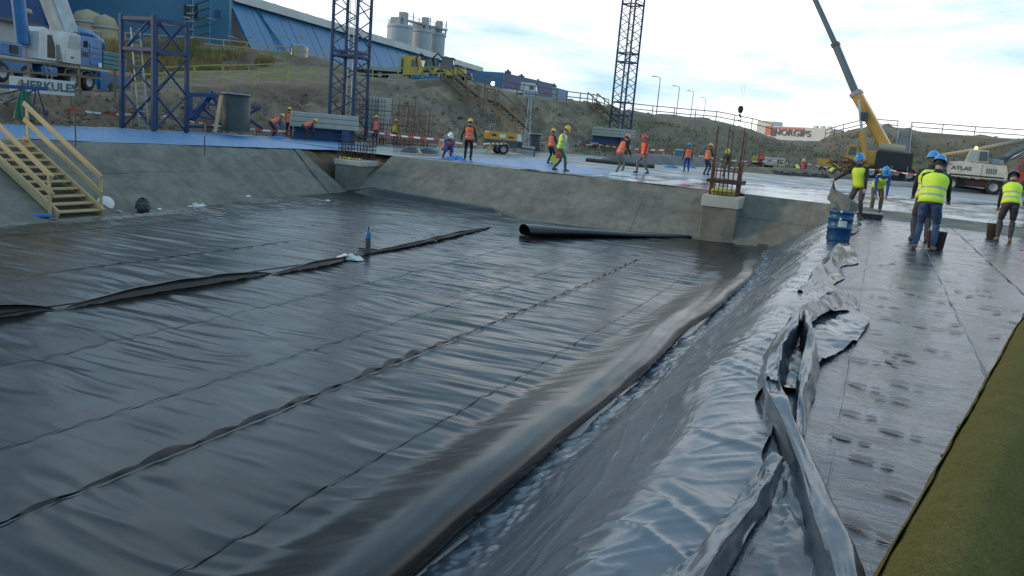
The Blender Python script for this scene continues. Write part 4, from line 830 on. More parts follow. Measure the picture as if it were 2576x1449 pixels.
for k, (px, py) in enumerate(((1171, 206), (1240, 210), (1063, 196))):
    q = atR(px, py, 84 if k == 2 else 118); t_ = thing('flood_lamp', ('glowing white lamp left of the low blue hall', 'glowing white lamp before the low blue hall wall', 'glowing headlamp in front of the yellow lorry')[k], 'lamp', q)
    b = B(); b.lathe([(.01, -.26), (.2, -.2), (.3, 0), (.2, .2), (.01, .26)], q, 14); b.build('bulb', ['lamp_glow'], t_); rod('post', q + Vector((0, .25, -3.0)), q + Vector((0, .25, .2)), .05, 'darkgrey', t_)
# street lamps on the right hilltop
mat('lampgrey', (.20, .21, .22), .6, var=.1)
for k, (bx_, by_, tx, ty, dd) in enumerate(((1650, 296, 1656, 197, 172), (1700, 300, 1706, 220, 215), (1736, 304, 1743, 232, 240), (1768, 310, 1774, 248, 285))):
    p, q = atR(bx_, by_, dd), atR(tx, ty, dd); t_ = thing('street_lamp', ('tallest and nearest street lamp on the right hilltop', 'second street lamp from the right mast', 'third street lamp from the right mast', 'smallest and farthest street lamp on the hilltop')[k], 'street lamp', p, 'street lamps on the hilltop')
    sv = Vector((math.cos(vdir(tx) - math.pi / 2), math.sin(vdir(tx) - math.pi / 2), 0)); b = B(); b.cyl(p - Vector((0, 0, 3)), (p.x, p.y, q.z), .13, .08, 8); b.build('pole', ['lampgrey'], t_)
    top = Vector((p.x, p.y, q.z)); b = B(); b.tube([top, top + Vector((0, 0, .25)) - sv * .3, top - sv * 1.0 + Vector((0, 0, .35))], .06, 6); b.build('arm', ['lampgrey'], t_)
    b = B(); b.box(top - sv * 1.35 + Vector((0, 0, .33)), (.9, .35, .16), rot=Matrix.Rotation(vdir(tx) - math.pi / 2, 3, 'Z'), ch=.05); b.build('lamp_head', ['lampgrey'], t_)
# far white plant with lettering
mat('signred', (.55, .13, .10), .5, var=.1); mat('whitewall', (.60, .59, .57), .6, var=.1, scale=.1); mat('ink', (.09, .10, .115), .6, var=.1)  # distance haze mixed into the plant's wall, red and lettering tones
L0, L1 = atR(1926, 330, 420), atR(2087, 352, 400); d_ = Vector((L1.x - L0.x, L1.y - L0.y, 0)); frame((L0.x, L0.y, 0), math.atan2(d_.y, d_.x)); Lw = d_.length; zt = atR(2000, 319, 410).z; zb2 = zt - 9
fp = thing('white_plant', 'far white factory with red band and big dark lettering', 'factory', (0, 0, zb2))
b = B(); b.box((Lw / 2, 5, (zt + zb2) / 2), (Lw, 10, zt - zb2)); b.build('wall', ['whitewall'], fp)
b = B(); b.box((Lw * .36, -.2, zt - .9), (Lw * .50, .2, .8)); b.build('red_band', ['signred'], fp)
b = B(); b.box((1.6, -.15, zt - 2.2), (3.6, .15, 4.2)); b.build('red_panel', ['signred'], fp)
b = B(); b.box((5.0, -.25, zt - 3.0), (2.6, .15, 3.6)); b.build('dark_panel', ['ink'], fp)
text('lettering', 'NORGIPS', 4.0, 'ink', fp, (Lw * .43, -.3, zt - 3.0), UP, .08, 1.22, .05)
for i in range(3): b = B(); b.box((Lw * (.72 + .1 * i), 3, zt + .5), (1.6, 2, 1.2)); b.build('roof_unit', ['whitewall'], fp)
b = B(); b.box((-4, 8, zt - 1.2), (9, 8, 7)); b.build('annex', ['whitewall'], fp); setf()
# ------------------------------------------------------------------ machines
mat('cranewhite', (.42, .45, .46), .45, var=.25, scale=1.5, coat=.3); mat('craneblue', (.012, .12, .30), .42, var=.3, scale=1.8, coat=.3); mat('teal', (.05, .16, .17), .6, var=.25, scale=1)
mat('deckgrey', (.22, .23, .22), .7, var=.2); mat('machyellow', (.52, .35, .03), .45, var=.15, scale=1, coat=.2); mat('craneorange', (.56, .27, .035), .45, var=.15, scale=.6, coat=.2); mat('signpanel', (.55, .54, .50), .6, var=.1); mat('orangelogo', (.55, .22, .06), .6, var=.2)
mat('boomgrey', (.09, .13, .15), .5, var=.2, scale=.5); mat('excwhite', (.52, .48, .40), .55, var=.3, scale=1.6, col2=(.38, .34, .27), c2pos=(.5, .75)); mat('redpaint', (.45, .04, .03), .45, var=.15); mat('yellowpale', (.6, .5, .1), .5, var=.15)
mat('beacon', (.9, .5, .1), .4, var=0, emit=((1, .6, .2), 2.5))
def wheel(par, c, r, w_, ax='Y', rim='grey', name='wheel'):
    rm = Matrix.Rotation(math.pi / 2, 3, 'X') if ax == 'Y' else Matrix.Rotation(math.pi / 2, 3, 'Y')
    b = B(); b.lathe([(r * .55, -w_ / 2), (r * .9, -w_ / 2), (r, -w_ * .36), (r, w_ * .36), (r * .9, w_ / 2), (r * .55, w_ / 2)], c, 24, rot=rm); o = b.build(name, ['tyre'], par)
    b = B(); b.lathe([(.01, -w_ * .2), (r * .3, -w_ * .22), (r * .5, -w_ * .4), (r * .57, -w_ * .5), (r * .57, w_ * .5), (r * .5, w_ * .4), (r * .3, w_ * .22), (.01, w_ * .2)], c, 20, rot=rm); b.build('rim', [rim], o)
    return o
def bx(par, name, c, d, m, ch=.03, rot=None): b = B(); b.box(c, d, ch=ch, rot=rot); return b.build(name, [m], par)
# blue mobile crane
P0, P1 = atR(0, 210, 52), atR(290, 210, 60); d_ = P1 - P0; o_ = P0.lerp(P1, .465); o_.z = 1.78
frame(o_, math.atan2(d_.y, d_.x), .93); cr_b = thing('mobile_crane', 'blue and white mobile crane parked on the left bench', 'mobile crane')
bx(cr_b, 'deck', (0, 1.2, 1.42), (15, 2.6, .22), 'deckgrey'); bx(cr_b, 'deck_edge', (-1, -.12, 1.45), (12, .05, .16), 'lightgrey', 0)
bx(cr_b, 'chassis', (0, 1.2, 1.0), (14, 1.2, .6), 'darkgrey'); bx(cr_b, 'tool_box', (-3.6, .3, .95), (2.4, .7, .7), 'craneblue'); bx(cr_b, 'tool_box', (-.9, .3, .95), (1.4, .7, .6), 'craneblue')
for x in (-4.8, -2.9, 1.25, 2.85):
    for y in (.15, 2.2): wheel(cr_b, (x, y, .58), .58, .45)
    b = B(); b.tube([(x - .72, .1, .75), (x - .5, .1, 1.2), (x, .1, 1.3), (x + .5, .1, 1.2), (x + .72, .1, .75)], .05, 6); b.build('mudguard', ['deckgrey'], cr_b)
og = bx(cr_b, 'outrigger_beam', (5.6, .2, .85), (4.2, .5, .75), 'craneblue'); bx(cr_b, 'outrigger_post', (4.1, -.1, .75), (.7, .3, 1.2), 'craneblue')
b = B(); b.cyl((5.2, 0, 0), (5.2, 0, .7), .14, n=12); b.cyl((5.2, 0, 0), (5.2, 0, .1), .4, n=14); b.build('outrigger_foot', ['darkgrey'], cr_b)
bx(cr_b, 'red_stripe', (5.4, -.07, 1.28), (3.6, .03, .12), 'signred', 0)
up_b = bx(cr_b, 'superstructure', (3.0, 1.0, 2.5), (2.4, 2.2, 1.9), 'craneblue', .06)
for k in range(4): bx(up_b, 'louvre', (3.45, -.12, 1.85 + k * .36), (1.2, .04, .26), 'craneblue', .01)
bx(up_b, 'panel_door', (2.3, -.12, 2.1), (.9, .04, 1.0), 'craneblue', .01); bx(up_b, 'sticker', (3.85, -.15, 1.75), (.35, .02, .28), 'white', 0); bx(up_b, 'vent_grille', (2.4, -.15, 2.3), (.5, .03, .3), 'black', 0)
b = B(); b.tube([(1.9, .6, 3.3), (2.6, .6, 3.75), (3.8, .6, 3.7), (5.0, .6, 3.3), (5.2, .6, 2.9)], [.3, .32, .3, .28, .22], 8); b.build('winch_arm', ['craneblue'], up_b)
for k in range(4): bx(cr_b, 'counterweight', (5.6, 1.1, 1.75 + k * .28), (2.6, 2.4, .26), 'teal', .03)
cab = B(); cab.prism([(-.1, 1.6), (1.6, 1.6), (1.6, 3.35), (1.2, 3.5), (.1, 3.45), (-.35, 2.6)], -.35, 1.1); cab = cab.build('cab', ['cranewhite'], cr_b)
b = B(); b.prism([(.35, 2.5), (1.45, 2.5), (1.45, 3.3), (.6, 3.3)], -.37, -.33); b.build('side_window', ['lightgrey'], cab)
b = B(); b.prism([(.05, 1.75), (.2, 2.4), (1.5, 2.45), (1.5, 1.75)], -.375, -.34); b.build('door', ['cranewhite'], cab)
e2 = B(); e2.prism([(-2.1, 1.6), (-.5, 1.6), (-.5, 2.5), (-.7, 3.3), (-1.5, 3.5), (-1.95, 3.2)], -.2, 1.3); e2 = e2.build('engine_cover', ['cranewhite'], cr_b)
b = B(); b.prism([(-1.3, 1.75), (-.6, 1.75), (-.6, 2.4), (-.85, 3.1), (-1.25, 3.1)], -.22, -.18); b.build('opening', ['black'], e2)
bx(cr_b, 'front_block', (-3.6, 1, 1.95), (1.6, 1.5, .75), 'craneblue'); bx(cr_b, 'front_intake', (-3.5, .22, 1.95), (.6, .05, .45), 'black', 0)
b = B(); 
for s in (-.35, .05): b.bar((-.9 + s, -.2, .3), (-1.0 + s * 1.1, -.05, 1.4), .05, .05)
for k in range(3): b.bar((-1.25, -.17, .45 + k * .33), (-.83, -.17, .45 + k * .33), .05, .04)
b.build('step_ladder', ['lightgrey'], cr_b)
bd = Vector((-.36, .12, .92)).normalized(); q0 = Vector((2.4, 1.0, 2.9)); rb = bd.to_track_quat('X', 'Y').to_matrix()
b = B(); b.box(q0 + bd * 11, (22, 1.1, 1.35), ch=.12, rot=rb); bo = b.build('boom', ['cranewhite'], cr_b)
b = B(); b.box(q0 + bd * 10 + rb @ Vector((0, -.45, -.62)), (20, .05, .1), rot=rb); b.build('boom_seam', ['grey'], bo)
for k in range(14): b = B(); b.box(q0 + bd * (1.0 + k * .45) + rb @ Vector((0, .1, .68)), (.08, .1, .02), rot=rb); b.build('rivet', ['darkgrey'], bo)
b = B(); b.tube([(1.7, -.2, 3.45), (1.7, -.25, 3.9), (3.9, -.25, 3.9), (3.9, -.2, 3.45)], .025, 6); b.build('handrail', ['lightgrey'], cr_b); b = B(); b.tube([(-3, -.15, 1.55), (-3, -.15, 2.2), (-5.8, -.15, 2.2), (-5.8, -.15, 1.55)], .025, 6); b.build('handrail', ['lightgrey'], cr_b)
b = B(); b.tube([(1.3, .2, 3.3), (1.6, .1, 3.0), (2.0, .1, 3.2), (2.3, .3, 3.6)], .04, 6); b.build('hydraulic_hose', ['black'], cr_b)
bx(cr_b, 'mirror', (1.75, -.6, 2.9), (.06, .3, .4), 'black', .02); bx(cab, 'grab_handle', (1.66, -.4, 2.3), (.03, .04, .7), 'darkgrey', 0); bx(cab, 'warning_plate', (.75, -.385, 1.95), (.3, .015, .12), 'ink', 0)
b = B(); b.cyl((-2.3, .6, 2.4), (-3.1, .6, 9), .38, n=14); b.cyl((-2.25, .6, 2.2), (-2.3, .6, 2.7), .2, n=10); b.build('luffing_cylinder', ['craneblue'], cr_b); setf()
# lamp mast behind the crane
q = atR(70, 30, 60); t_ = thing('site_lamp', 'warm site lamp on a rusty pole behind the blue crane', 'lamp', (q.x, q.y, 2)); rod('pole', (q.x, q.y, 2), (q.x, q.y, q.z), .06, 'rust', t_); b = B(); b.lathe([(.02, .2), (.2, .15), (.28, -.1), (.01, -.12)], q, 14); b.build('lamp_head', ['tan'], t_)
# HERKULES board
p, q = atR(24, 211, 46.6), atR(187, 228, 47.2); d_ = q - p; zc = (p.z + q.z) / 2 + .02; frame((p.x, p.y, zc - .33), math.atan2(d_.y, d_.x)); Ls = math.hypot(d_.x, d_.y)
sg = thing('sign_board', 'white board reading HERKULES with an orange logo', 'sign'); bx(sg, 'board', (Ls / 2, 0, .36), (Ls, .05, .72), 'signpanel', .01)
text('lettering', 'HERKULES', .55, 'ink', sg, (Ls * .60, -.034, .36), UP, .008, .96, .018)
b = B(); 
for k in range(3): b.prism([(.25 + k * .16, .18), (.38 + k * .16, .18), (.46 + k * .05, .56), (.4 + k * .05, .56)], -.036, -.03)
b.build('logo', ['orangelogo'], sg); bar('leg', (.15, .05, -.5), (.15, .05, .5), .06, .06, 'woodold', sg, up='Y'); bar('leg', (Ls - .15, .05, -.5), (Ls - .15, .05, .5), .06, .06, 'woodold', sg, up='Y'); setf()
# green bundle and blue frame on the left bank
p = atR(62, 300, 42); p.z = max(0, p.z); setf(Matrix.Translation(p)); gb = thing('green_bundle', 'upright green net bundle tapering to a point', 'net bundle')
P = []; 
for i in range(30):
    u = i / 29; r_ = (.30 * (1 - u) ** .8 + .09)
    P.append([[math.cos(a) * r_ * (1 + .22 * math.sin(a * 7 + u * 3)), math.sin(a) * r_ * (1 + .22 * math.sin(a * 7 + u * 3)), u * 1.25] for a in np.linspace(0, 2 * math.pi, 60)])
P.append([[0, 0, 1.27]] * 60); grid('net', np.array(P), 'pine', gb); setf()
bf = thing('tripod_stand', 'blue steel frame on thin legs above the left bank', 'steel frame', atR(60, 290, 43)); bar('beam', atR(-40, 214, 43), atR(120, 224, 43), .22, .16, 'bluesteel', bf)
for a, e in (((95, 226), (118, 300)), ((90, 226), (80, 290)), ((88, 226), (5, 262)), ((60, 224), (0, 238))): rod('leg', atR(*a, 43), atR(*e, 43.4), .035, 'bluesteel', bf)
# yellow lorry on the hill road
def lorry(lab, px, py, dd, head, cabm, bedm, s=1):
    p = atR(px, py, dd); frame(p, vdir(px) - math.pi / 2 + head, s); t_ = thing('lorry', lab, 'lorry')
    b = B(); b.prism([(0, .7), (2.3, .7), (2.35, 1.6), (2.15, 2.75), (1.9, 3.0), (.1, 3.0)], 0, 2.4); cb = b.build('cab', [cabm], t_)
    b = B(); b.prism([(1.0, 1.75), (1.9, 1.75), (1.8, 2.55), (1.0, 2.55)], -.02, .03); b.build('side_window', ['glass'], cb)
    b = B(); b.add([(2.37, .2, 1.65), (2.37, 2.2, 1.65), (2.19, 2.2, 2.7), (2.19, .2, 2.7)], [(0, 1, 2, 3)]); b.build('windscreen', ['glass'], cb)
    bx(cb, 'bumper', (2.25, 1.2, .65), (.4, 2.4, .5), 'darkgrey'); bx(cb, 'headlight', (2.4, .4, .9), (.1, .35, .2), 'white', .02); bx(cb, 'headlight', (2.4, 2.0, .9), (.1, .35, .2), 'white', .02); bx(cb, 'sun_visor', (2.25, 1.2, 2.85), (.35, 2.3, .1), 'darkgrey', .01)
    bx(t_, 'chassis', (-2.6, 1.2, .8), (7, 1.0, .3), 'darkgrey'); bx(t_, 'headboard', (-.45, 1.2, 2.0), (.35, 2.4, 2.1), bedm); bx(t_, 'flatbed', (-3.3, 1.2, 1.2), (5.4, 2.45, .5), bedm)
    for x in (1.3, -2.9, -4.3):
        for y in (.2, 2.2): wheel(t_, (x, y, .5), .5, .35)
    setf(); return t_
lorry('yellow lorry with a pale flatbed on the hill road', 1012, 202, 90, -.25, 'machyellow', 'lightgrey', .86)
lorry('white lorry half hidden behind the hill edge', 1316, 248, 98, -.1, 'white', 'white', .62)
def backhoe(lab, px, py, dd, head):
    p = atR(px, py, dd); frame(p, vdir(px) - math.pi / 2 + head, .72); t_ = thing('wheel_loader', lab, 'wheel loader')
    bx(t_, 'body', (0, 1, 1.2), (4.4, 1.6, .9), 'machyellow', .08); bx(t_, 'bonnet', (1.4, 1, 1.7), (1.6, 1.3, .7), 'machyellow', .1)
    b = B(); b.prism([(-1.3, 1.6), (.6, 1.6), (.4, 3.1), (-1.1, 3.1)], .2, 1.8); cb = b.build('cab', ['glass'], t_); bx(cb, 'roof', (-.4, 1, 3.16), (1.9, 1.8, .14), 'darkgrey'); 
    for x, y in ((-1.2, .22), (.5, .22), (-1.2, 1.78), (.5, 1.78)): bar('pillar', (x, y, 1.6), (x * .85, y, 3.12), .09, .09, 'darkgrey', cb, up='Y')
    b = B(); b.tube([(-2.1, 1, 1.4), (-2.6, 1, 3.0), (-1.9, 1, 3.7), (-1.2, 1, 3.2)], .14, 8); b.build('digger_arm', ['darkgrey'], t_); b = B(); b.prism([(2.4, .5), (3.3, .5), (3.0, 1.4), (2.5, 1.2)], -.1, 2.1); b.build('bucket', ['darkgrey'], t_)
    for x, r_ in ((-1.2, .75), (1.5, .5)):
        for y in (.05, 1.95): wheel(t_, (x, y, r_), r_, .4)
    setf()
backhoe('yellow wheel loader with dark glass cab beside the lorry', 1092, 205, 86, .2); backhoe('yellow wheel loader nearest the hillside stairs', 1128, 204, 85, -.15)
bs = atR(1080, 199, 82); tag(block('flat blue tarpaulin on the hill edge', bs + Vector((0, 0, .1)), (3.4, .8, .4), vz, 'craneblue', name='blue_tarpaulin'), 'flat blue tarpaulin heap on the hill edge', 'tarpaulin')
# air compressor
p = atZ(1262, 388, 0); frame(p, vdir(1262) - math.pi / 2 + .28); ac = thing('air_compressor', 'orange and black towable air compressor beyond the pit', 'air compressor')
b = B(); b.prism([(-1.05, .45), (1.1, .45), (1.15, .75), (1.12, .9), (-1.08, .9)], -.55, .65); b.build('lower_body', ['darkgrey'], ac)
b = B(); b.prism([(-1.06, .9), (.78, .9), (.78, 1.33), (.7, 1.4), (-1.0, 1.4), (-1.06, 1.33)], -.56, .66); ub = b.build('hood', ['craneorange'], ac)
b = B(); b.prism([(.785, .9), (1.13, .9), (1.02, 1.33), (.785, 1.36)], -.55, .65); b.build('front_panel', ['white'], ac)
for k in range(4): bx(ac, 'louvre', (1.0, -.56, .6 + k * .07), (.26, .03, .035), 'black', 0)
bx(ub, 'label_plate', (-.2, -.57, 1.15), (.42, .02, .22), 'white', 0); bx(ub, 'dark_marking', (-.75, -.57, 1.17), (.3, .02, .12), 'black', 0); bx(ub, 'dark_marking', (.38, -.57, 1.1), (.34, .02, .1), 'black', 0)
wheel(ac, (-.1, -.6, .33), .33, .2); wheel(ac, (-.1, .7, .33), .33, .2)
b = B(); b.tube([(-.5, -.6, .4), (-.4, -.6, .66), (-.1, -.6, .76), (.2, -.6, .66), (.3, -.6, .4)], .04, 6); b.build('mudguard', ['grey'], ac)
b = B(); b.bar((.9, .05, .5), (2.2, .05, .42), .1, .1); b.bar((2.2, .05, .42), (2.2, .05, 0), .07, .07); b.build('drawbar', ['darkgrey'], ac)
b = B(); b.bar((-1.2, -.5, .05), (-.7, -.5, .45), .08, .08); b.bar((-.95, -.5, .6), (-.75, -.5, .3), .2, .06); b.build('support_leg', ['machyellow'], ac)
b = B(); b.tube([(-1.02, -.5, 1.35), (-1.02, -.5, 1.8), (-.6, -.3, 1.85), (-.6, -.3, 1.4)], .02, 6); b.build('lifting_bail', ['grey'], ac); setf()
# light tower
p = atZ(1322, 390, 0); frame(p, vdir(1318)); lt = thing('light_tower', 'galvanised telescopic light tower beside the compressor', 'light tower')
bx(lt, 'base', (0, 0, .35), (.7, 1.2, .5), 'grey')
for k, (w_, z0, z1) in enumerate(((.30, .3, 2.2), (.24, 2.0, 3.2), (.17, 3.0, 4.0))):
    for s1 in (-1, 1):
        for s2 in (-1, 1): bar('mast_tube', (s1 * w_ / 2, s2 * w_ / 2, z0), (s1 * w_ / 2, s2 * w_ / 2, z1), .05, .05, 'gala', lt, up='Y')
    n = int((z1 - z0) / .25)
    for i in range(n): bar('lattice', (-w_ / 2, -w_ / 2 * (-1) ** i, z0 + i * .25), (-w_ / 2, w_ / 2 * (-1) ** i, z0 + (i + 1) * .25), .025, .025, 'gala', lt)
bx(lt, 'head_bar', (0, 0, 4.05), (.15, 1.0, .1), 'gala', .01)
for k, y in enumerate((-.38, -.13, .13, .38)):
    for z in (4.12, 3.86): bx(lt, 'lamp', (-.12, y, z), (.16, .22, .2), 'grey', .03)
b = B(); b.tube([(-.1, .1, 4.0), (-.25, .22, 3.5), (-.12, .2, 3.0), (-.28, .15, 2.5)], .03, 6); b.build('coiled_cable', ['black'], lt); setf()
# yellow mobile crane, right
p = atR(2215, 446, 86); p.z = 0; frame(p, vdir(2215) - math.pi / 2); yc = thing('mobile_crane', 'yellow mobile crane with long raised boom on the right', 'mobile crane')
bx(yc, 'carrier', (-.2, .8, 1.0), (6, 2.6, .8), 'machyellow'); 
for x in (-2.4, -.9, 1.2, 2.4): wheel(yc, (x, -.5, .6), .6, .45)
bx(yc, 'counterweight', (.9, .3, 1.75), (3.2, 2.4, 1.7), 'black', .08); up_b = bx(yc, 'superstructure', (-1.5, .5, 1.9), (2.0, 2.2, 1.3), 'craneorange', .08)
b = B(); b.cyl((-.6, -.3, 2.95), (1.7, -.3, 2.85), .42, n=18); b.build('winch_drum', ['tan'], yc)
b = B(); b.prism([(-3.3, 1.4), (-2.3, 1.4), (-2.3, 2.7), (-2.6, 3.0), (-3.1, 3.0), (-3.4, 2.2)], -.9, .2); cb = b.build('cab', ['craneorange'], yc); b = B(); b.prism([(-3.2, 2.0), (-2.45, 2.0), (-2.5, 2.8), (-3.05, 2.8)], -.93, -.88); b.build('cab_window', ['glass'], cb)
def along(a, e): d_ = e - a; return d_, d_.to_track_quat('X', 'Y').to_matrix()
iF = F[0].inverted(); pts = [iF @ atR(2237, 385, 86), iF @ atR(2152, 232, 87), iF @ atR(2100, 108, 88), iF @ atR(2024, -60, 89.3)]; ws = [.95, .62, .46]
for k in range(3):
    d_, rm = along(pts[k], pts[k + 1]); b = B(); b.box((pts[k] + pts[k + 1]) / 2, (d_.length * 1.02, ws[k], ws[k]), ch=.12, rot=rm); so_ = b.build('boom_section', ['craneorange' if k == 0 else 'boomgrey'], yc)
    b = B(); b.box(pts[k + 1] - d_.normalized() * .2, (.4, ws[k] * 1.12, ws[k] * 1.12), ch=.03, rot=rm); b.build('boom_collar', ['darkgrey' if k else 'grey'], so_)
    if k == 0:
        for s in (.55, .72): b = B(); b.box(pts[0].lerp(pts[1], s), (.22, ws[0] * .9, ws[0] * .9), rot=rm); 
b = B(); a, e = iF @ atR(2176, 405, 85.3), iF @ atR(2160, 250, 86); b.cyl(a, a.lerp(e, .5), .28, n=12); b.build('luffing_cylinder', ['craneorange'], yc); b = B(); b.cyl(a.lerp(e, .45), e, .13, n=10); b.build('luffing_rod', ['gala'], yc)
bx(yc, 'hose_reel', ((pts[0] * .42 + pts[1] * .58) + Vector((-.5, -.8, 0)))[:], (.7, .3, .9), 'darkgrey', .1); setf()
q = atR(1863, 276, 95); hb = thing('hook_block', 'dark crane hook block hanging against the sky', 'hook block', q)
b = B(); b.lathe([(.01, -.4), (.2, -.32), (.3, 0), (.26, .3), (.1, .42), (.01, .42)], q, 16, sy=.55); b.build('sheave_block', ['rustdark'], hb)
b = B(); b.cyl(q - Vector((0, 0, .45)), q - Vector((0, 0, .7)), .12, n=10); b.tube([q + Vector((0, 0, -.7)), q + Vector((.16, 0, -.85)), q + Vector((.2, 0, -1.05)), q + Vector((.05, 0, -1.2)), q + Vector((-.12, 0, -1.1))], .07, 8); b.build('hook', ['darkgrey'], hb)
tip = atR(1905, -60, 97)
mat('cablepale', (.55, .6, .63), .6, var=.1)
for s in (-.12, .12): rod('cable', q + Vector((s, 0, .45)), tip + Vector((s * 3, 0, 0)), .011, 'cablepale', hb)
# white excavator
p = atR(2440, 482, 63); p.z = 0; frame(p, vdir(2440) - math.pi / 2); ex = thing('excavator', 'white wheeled excavator with folded silver arm at the right', 'excavator')
b = B(); b.prism([(-1.5, 1.0), (1.9, 1.0), (2.0, 1.35), (1.8, 1.95), (-.2, 2.0), (-.6, 2.05), (-1.5, 1.95), (-1.62, 1.4)], -.2, 2.2); bd_ = b.build('body', ['excwhite'], ex)
b = B(); b.prism([(-.65, 2.05), (.75, 2.05), (.65, 2.85), (-.45, 2.85)], .0, 1.2); cb = b.build('cab', ['excwhite'], ex)
b = B(); b.prism([(-.45, 2.12), (.05, 2.12), (.05, 2.75), (-.35, 2.75)], -.03, .02); b.build('window', ['lightgrey'], cb); b = B(); b.prism([(.15, 2.12), (.68, 2.12), (.6, 2.75), (.15, 2.75)], -.03, .02); b.build('window', ['glass'], cb)
b = B(); b.lathe([(.1, 2.85), (.1, 3.0), (.06, 3.06), (.01, 3.07)], (-.1, .5, 0), 12); b.build('beacon_lamp', ['beacon'], cb)
bx(bd_, 'exhaust_cover', (1.2, 1.0, 2.15), (.9, 1.2, .35), 'grey', .06); text('lettering', 'ATLAS', .32, 'ink', bd_, (-.75, -.215, 1.55), UP, .006, 1.3, .012)
for k in range(5): bx(bd_, 'grille_slot', (.75 + k * .13, -.21, 1.5), (.06, .02, .36), 'darkgrey', 0)
bx(bd_, 'dark_stripe', (.2, -.21, 1.12), (3.2, .02, .1), 'rustdark', 0); bx(bd_, 'door_gap', (.45, -.205, 1.5), (.02, .015, .8), 'darkgrey', 0); bx(bd_, 'rear_lamp', (-1.45, -.22, 1.8), (.14, .04, .08), 'signred', 0)
b = B(); b.tube([(-1.3, -.1, 1.98), (-1.3, -.1, 2.3), (-.7, -.1, 2.3), (-.7, -.1, 2.0)], .02, 6); b.build('handrail', ['darkgrey'], ex); b = B(); b.tube([(.9, -.1, 1.98), (.9, -.1, 2.35), (1.8, -.1, 2.3), (1.8, -.1, 1.95)], .02, 6); b.build('handrail', ['darkgrey'], ex); bx(cb, 'mirror', (.85, -.15, 2.5), (.05, .2, .3), 'black', .02)
bx(ex, 'undercarriage', (.1, 1, .65), (3.6, 1.6, .5), 'rustdark'); 
for x in (-1.2, 1.3): 
    for y in (.1, 1.9): wheel(ex, (x, y, .48), .48, .35)
b = B(); b.tube([(1.2, .9, 2.0), (2.2, .9, 2.9), (3.3, .9, 3.6), (3.5, .9, 3.5)], [.2, .22, .2, .14], 8); b.build('boom', ['boomgrey'], ex)
b = B(); b.tube([(-3.0, 1.5, 2.1), (0, 1.5, 2.9), (2.6, 1.3, 3.7)], [.1, .14, .16], 8); b.build('rear_arm', ['tan'], ex)
b = B(); b.tube([(1.6, .8, 2.1), (2.8, .8, 3.1), (3.5, .8, 3.4)], .06, 6); b.tube([(1.8, 1.1, 2.3), (2.6, 1.1, 2.6), (3.3, 1.1, 3.1)], .05, 6); b.build('hydraulic_hose', ['gala'], ex)
b = B(); b.tube([(3.5, .9, 3.5), (3.3, .9, 2.2), (3.15, .9, 1.2)], [.16, .15, .1], 8); b.build('stick', ['excwhite'], ex); b = B(); b.prism([(2.75, .7), (3.5, .6), (3.4, 1.3), (3.0, 1.3)], .5, 1.3); b.build('bucket', ['darkgrey'], ex); setf()
p = atR(2600, 470, 70); p.z = 0; frame(p, vdir(2590) - math.pi / 2); rv = thing('red_van', 'red vehicle cut off by the right picture edge', 'van'); b = B(); b.prism([(-1.4, .5), (3, .5), (3, 2.6), (-.9, 2.6), (-1.4, 1.7)], 0, 1.9); bd_ = b.build('body', ['redpaint'], rv); b = B(); b.prism([(-1.2, 1.75), (-.2, 1.75), (-.2, 2.4), (-.85, 2.4)], -.03, .02); b.build('window', ['glass'], bd_)
for x in (-.7, 2): wheel(rv, (x, .1, .4), .4, .25)
setf()
# yellow dumper and heap of rusty steel below the yellow crane
p = atR(2088, 440, 80); p.z = 0; frame(p, vdir(2085) - math.pi / 2, .72); yd = thing('yellow_dumper', 'small yellow dumper behind the rusty steel heap', 'dumper'); bx(yd, 'body', (-.2, 1, 1.2), (2.2, 1.5, .6), 'machyellow', .08); b = B(); b.prism([(-1.6, 1.2), (-.2, 1.2), (0, 2.0), (-1.9, 2.0)], .2, 1.8); b.build('skip', ['craneorange'], yd); bx(yd, 'roll_bar', (.6, 1, 1.9), (.1, 1.2, .9), 'darkgrey', .02)
for x in (-1, .8): wheel(yd, (x, .2, .5), .5, .35)
setf()
rh = thing('rusty_steel_heap', 'heap of rusty steel frames under the yellow crane', 'steel heap', atR(2120, 440, 76))
for i in range(26): 
    a = atR(2095 + rnd.uniform(0, 75), 438 - rnd.uniform(0, 40), 76); e = a + Vector((rnd.uniform(-1.6, 1.6), rnd.uniform(-.6, .6), rnd.uniform(-.5, .5))); a.z = max(.05, a.z); e.z = max(.05, e.z); bar('beam', a, e, .12, .1, 'rust', rh)
p = atR(1932, 428, 84); p.z = 0; frame(p, vdir(1932) - math.pi / 2); cpn = thing('trailer_pump', 'small cream trailer pump at the foot of the far track', 'trailer pump'); bx(cpn, 'body', (.4, .6, .75), (2.2, 1.2, .8), 'excwhite', .06); bx(cpn, 'hopper', (-1.2, .6, .8), (.9, 1.2, .6), 'machyellow', .06); bx(cpn, 'grille', (1.0, -.02, .8), (.5, .03, .4), 'darkgrey', 0)
for x in (-.6, .6): wheel(cpn, (x, .1, .3), .3, .2)
setf()
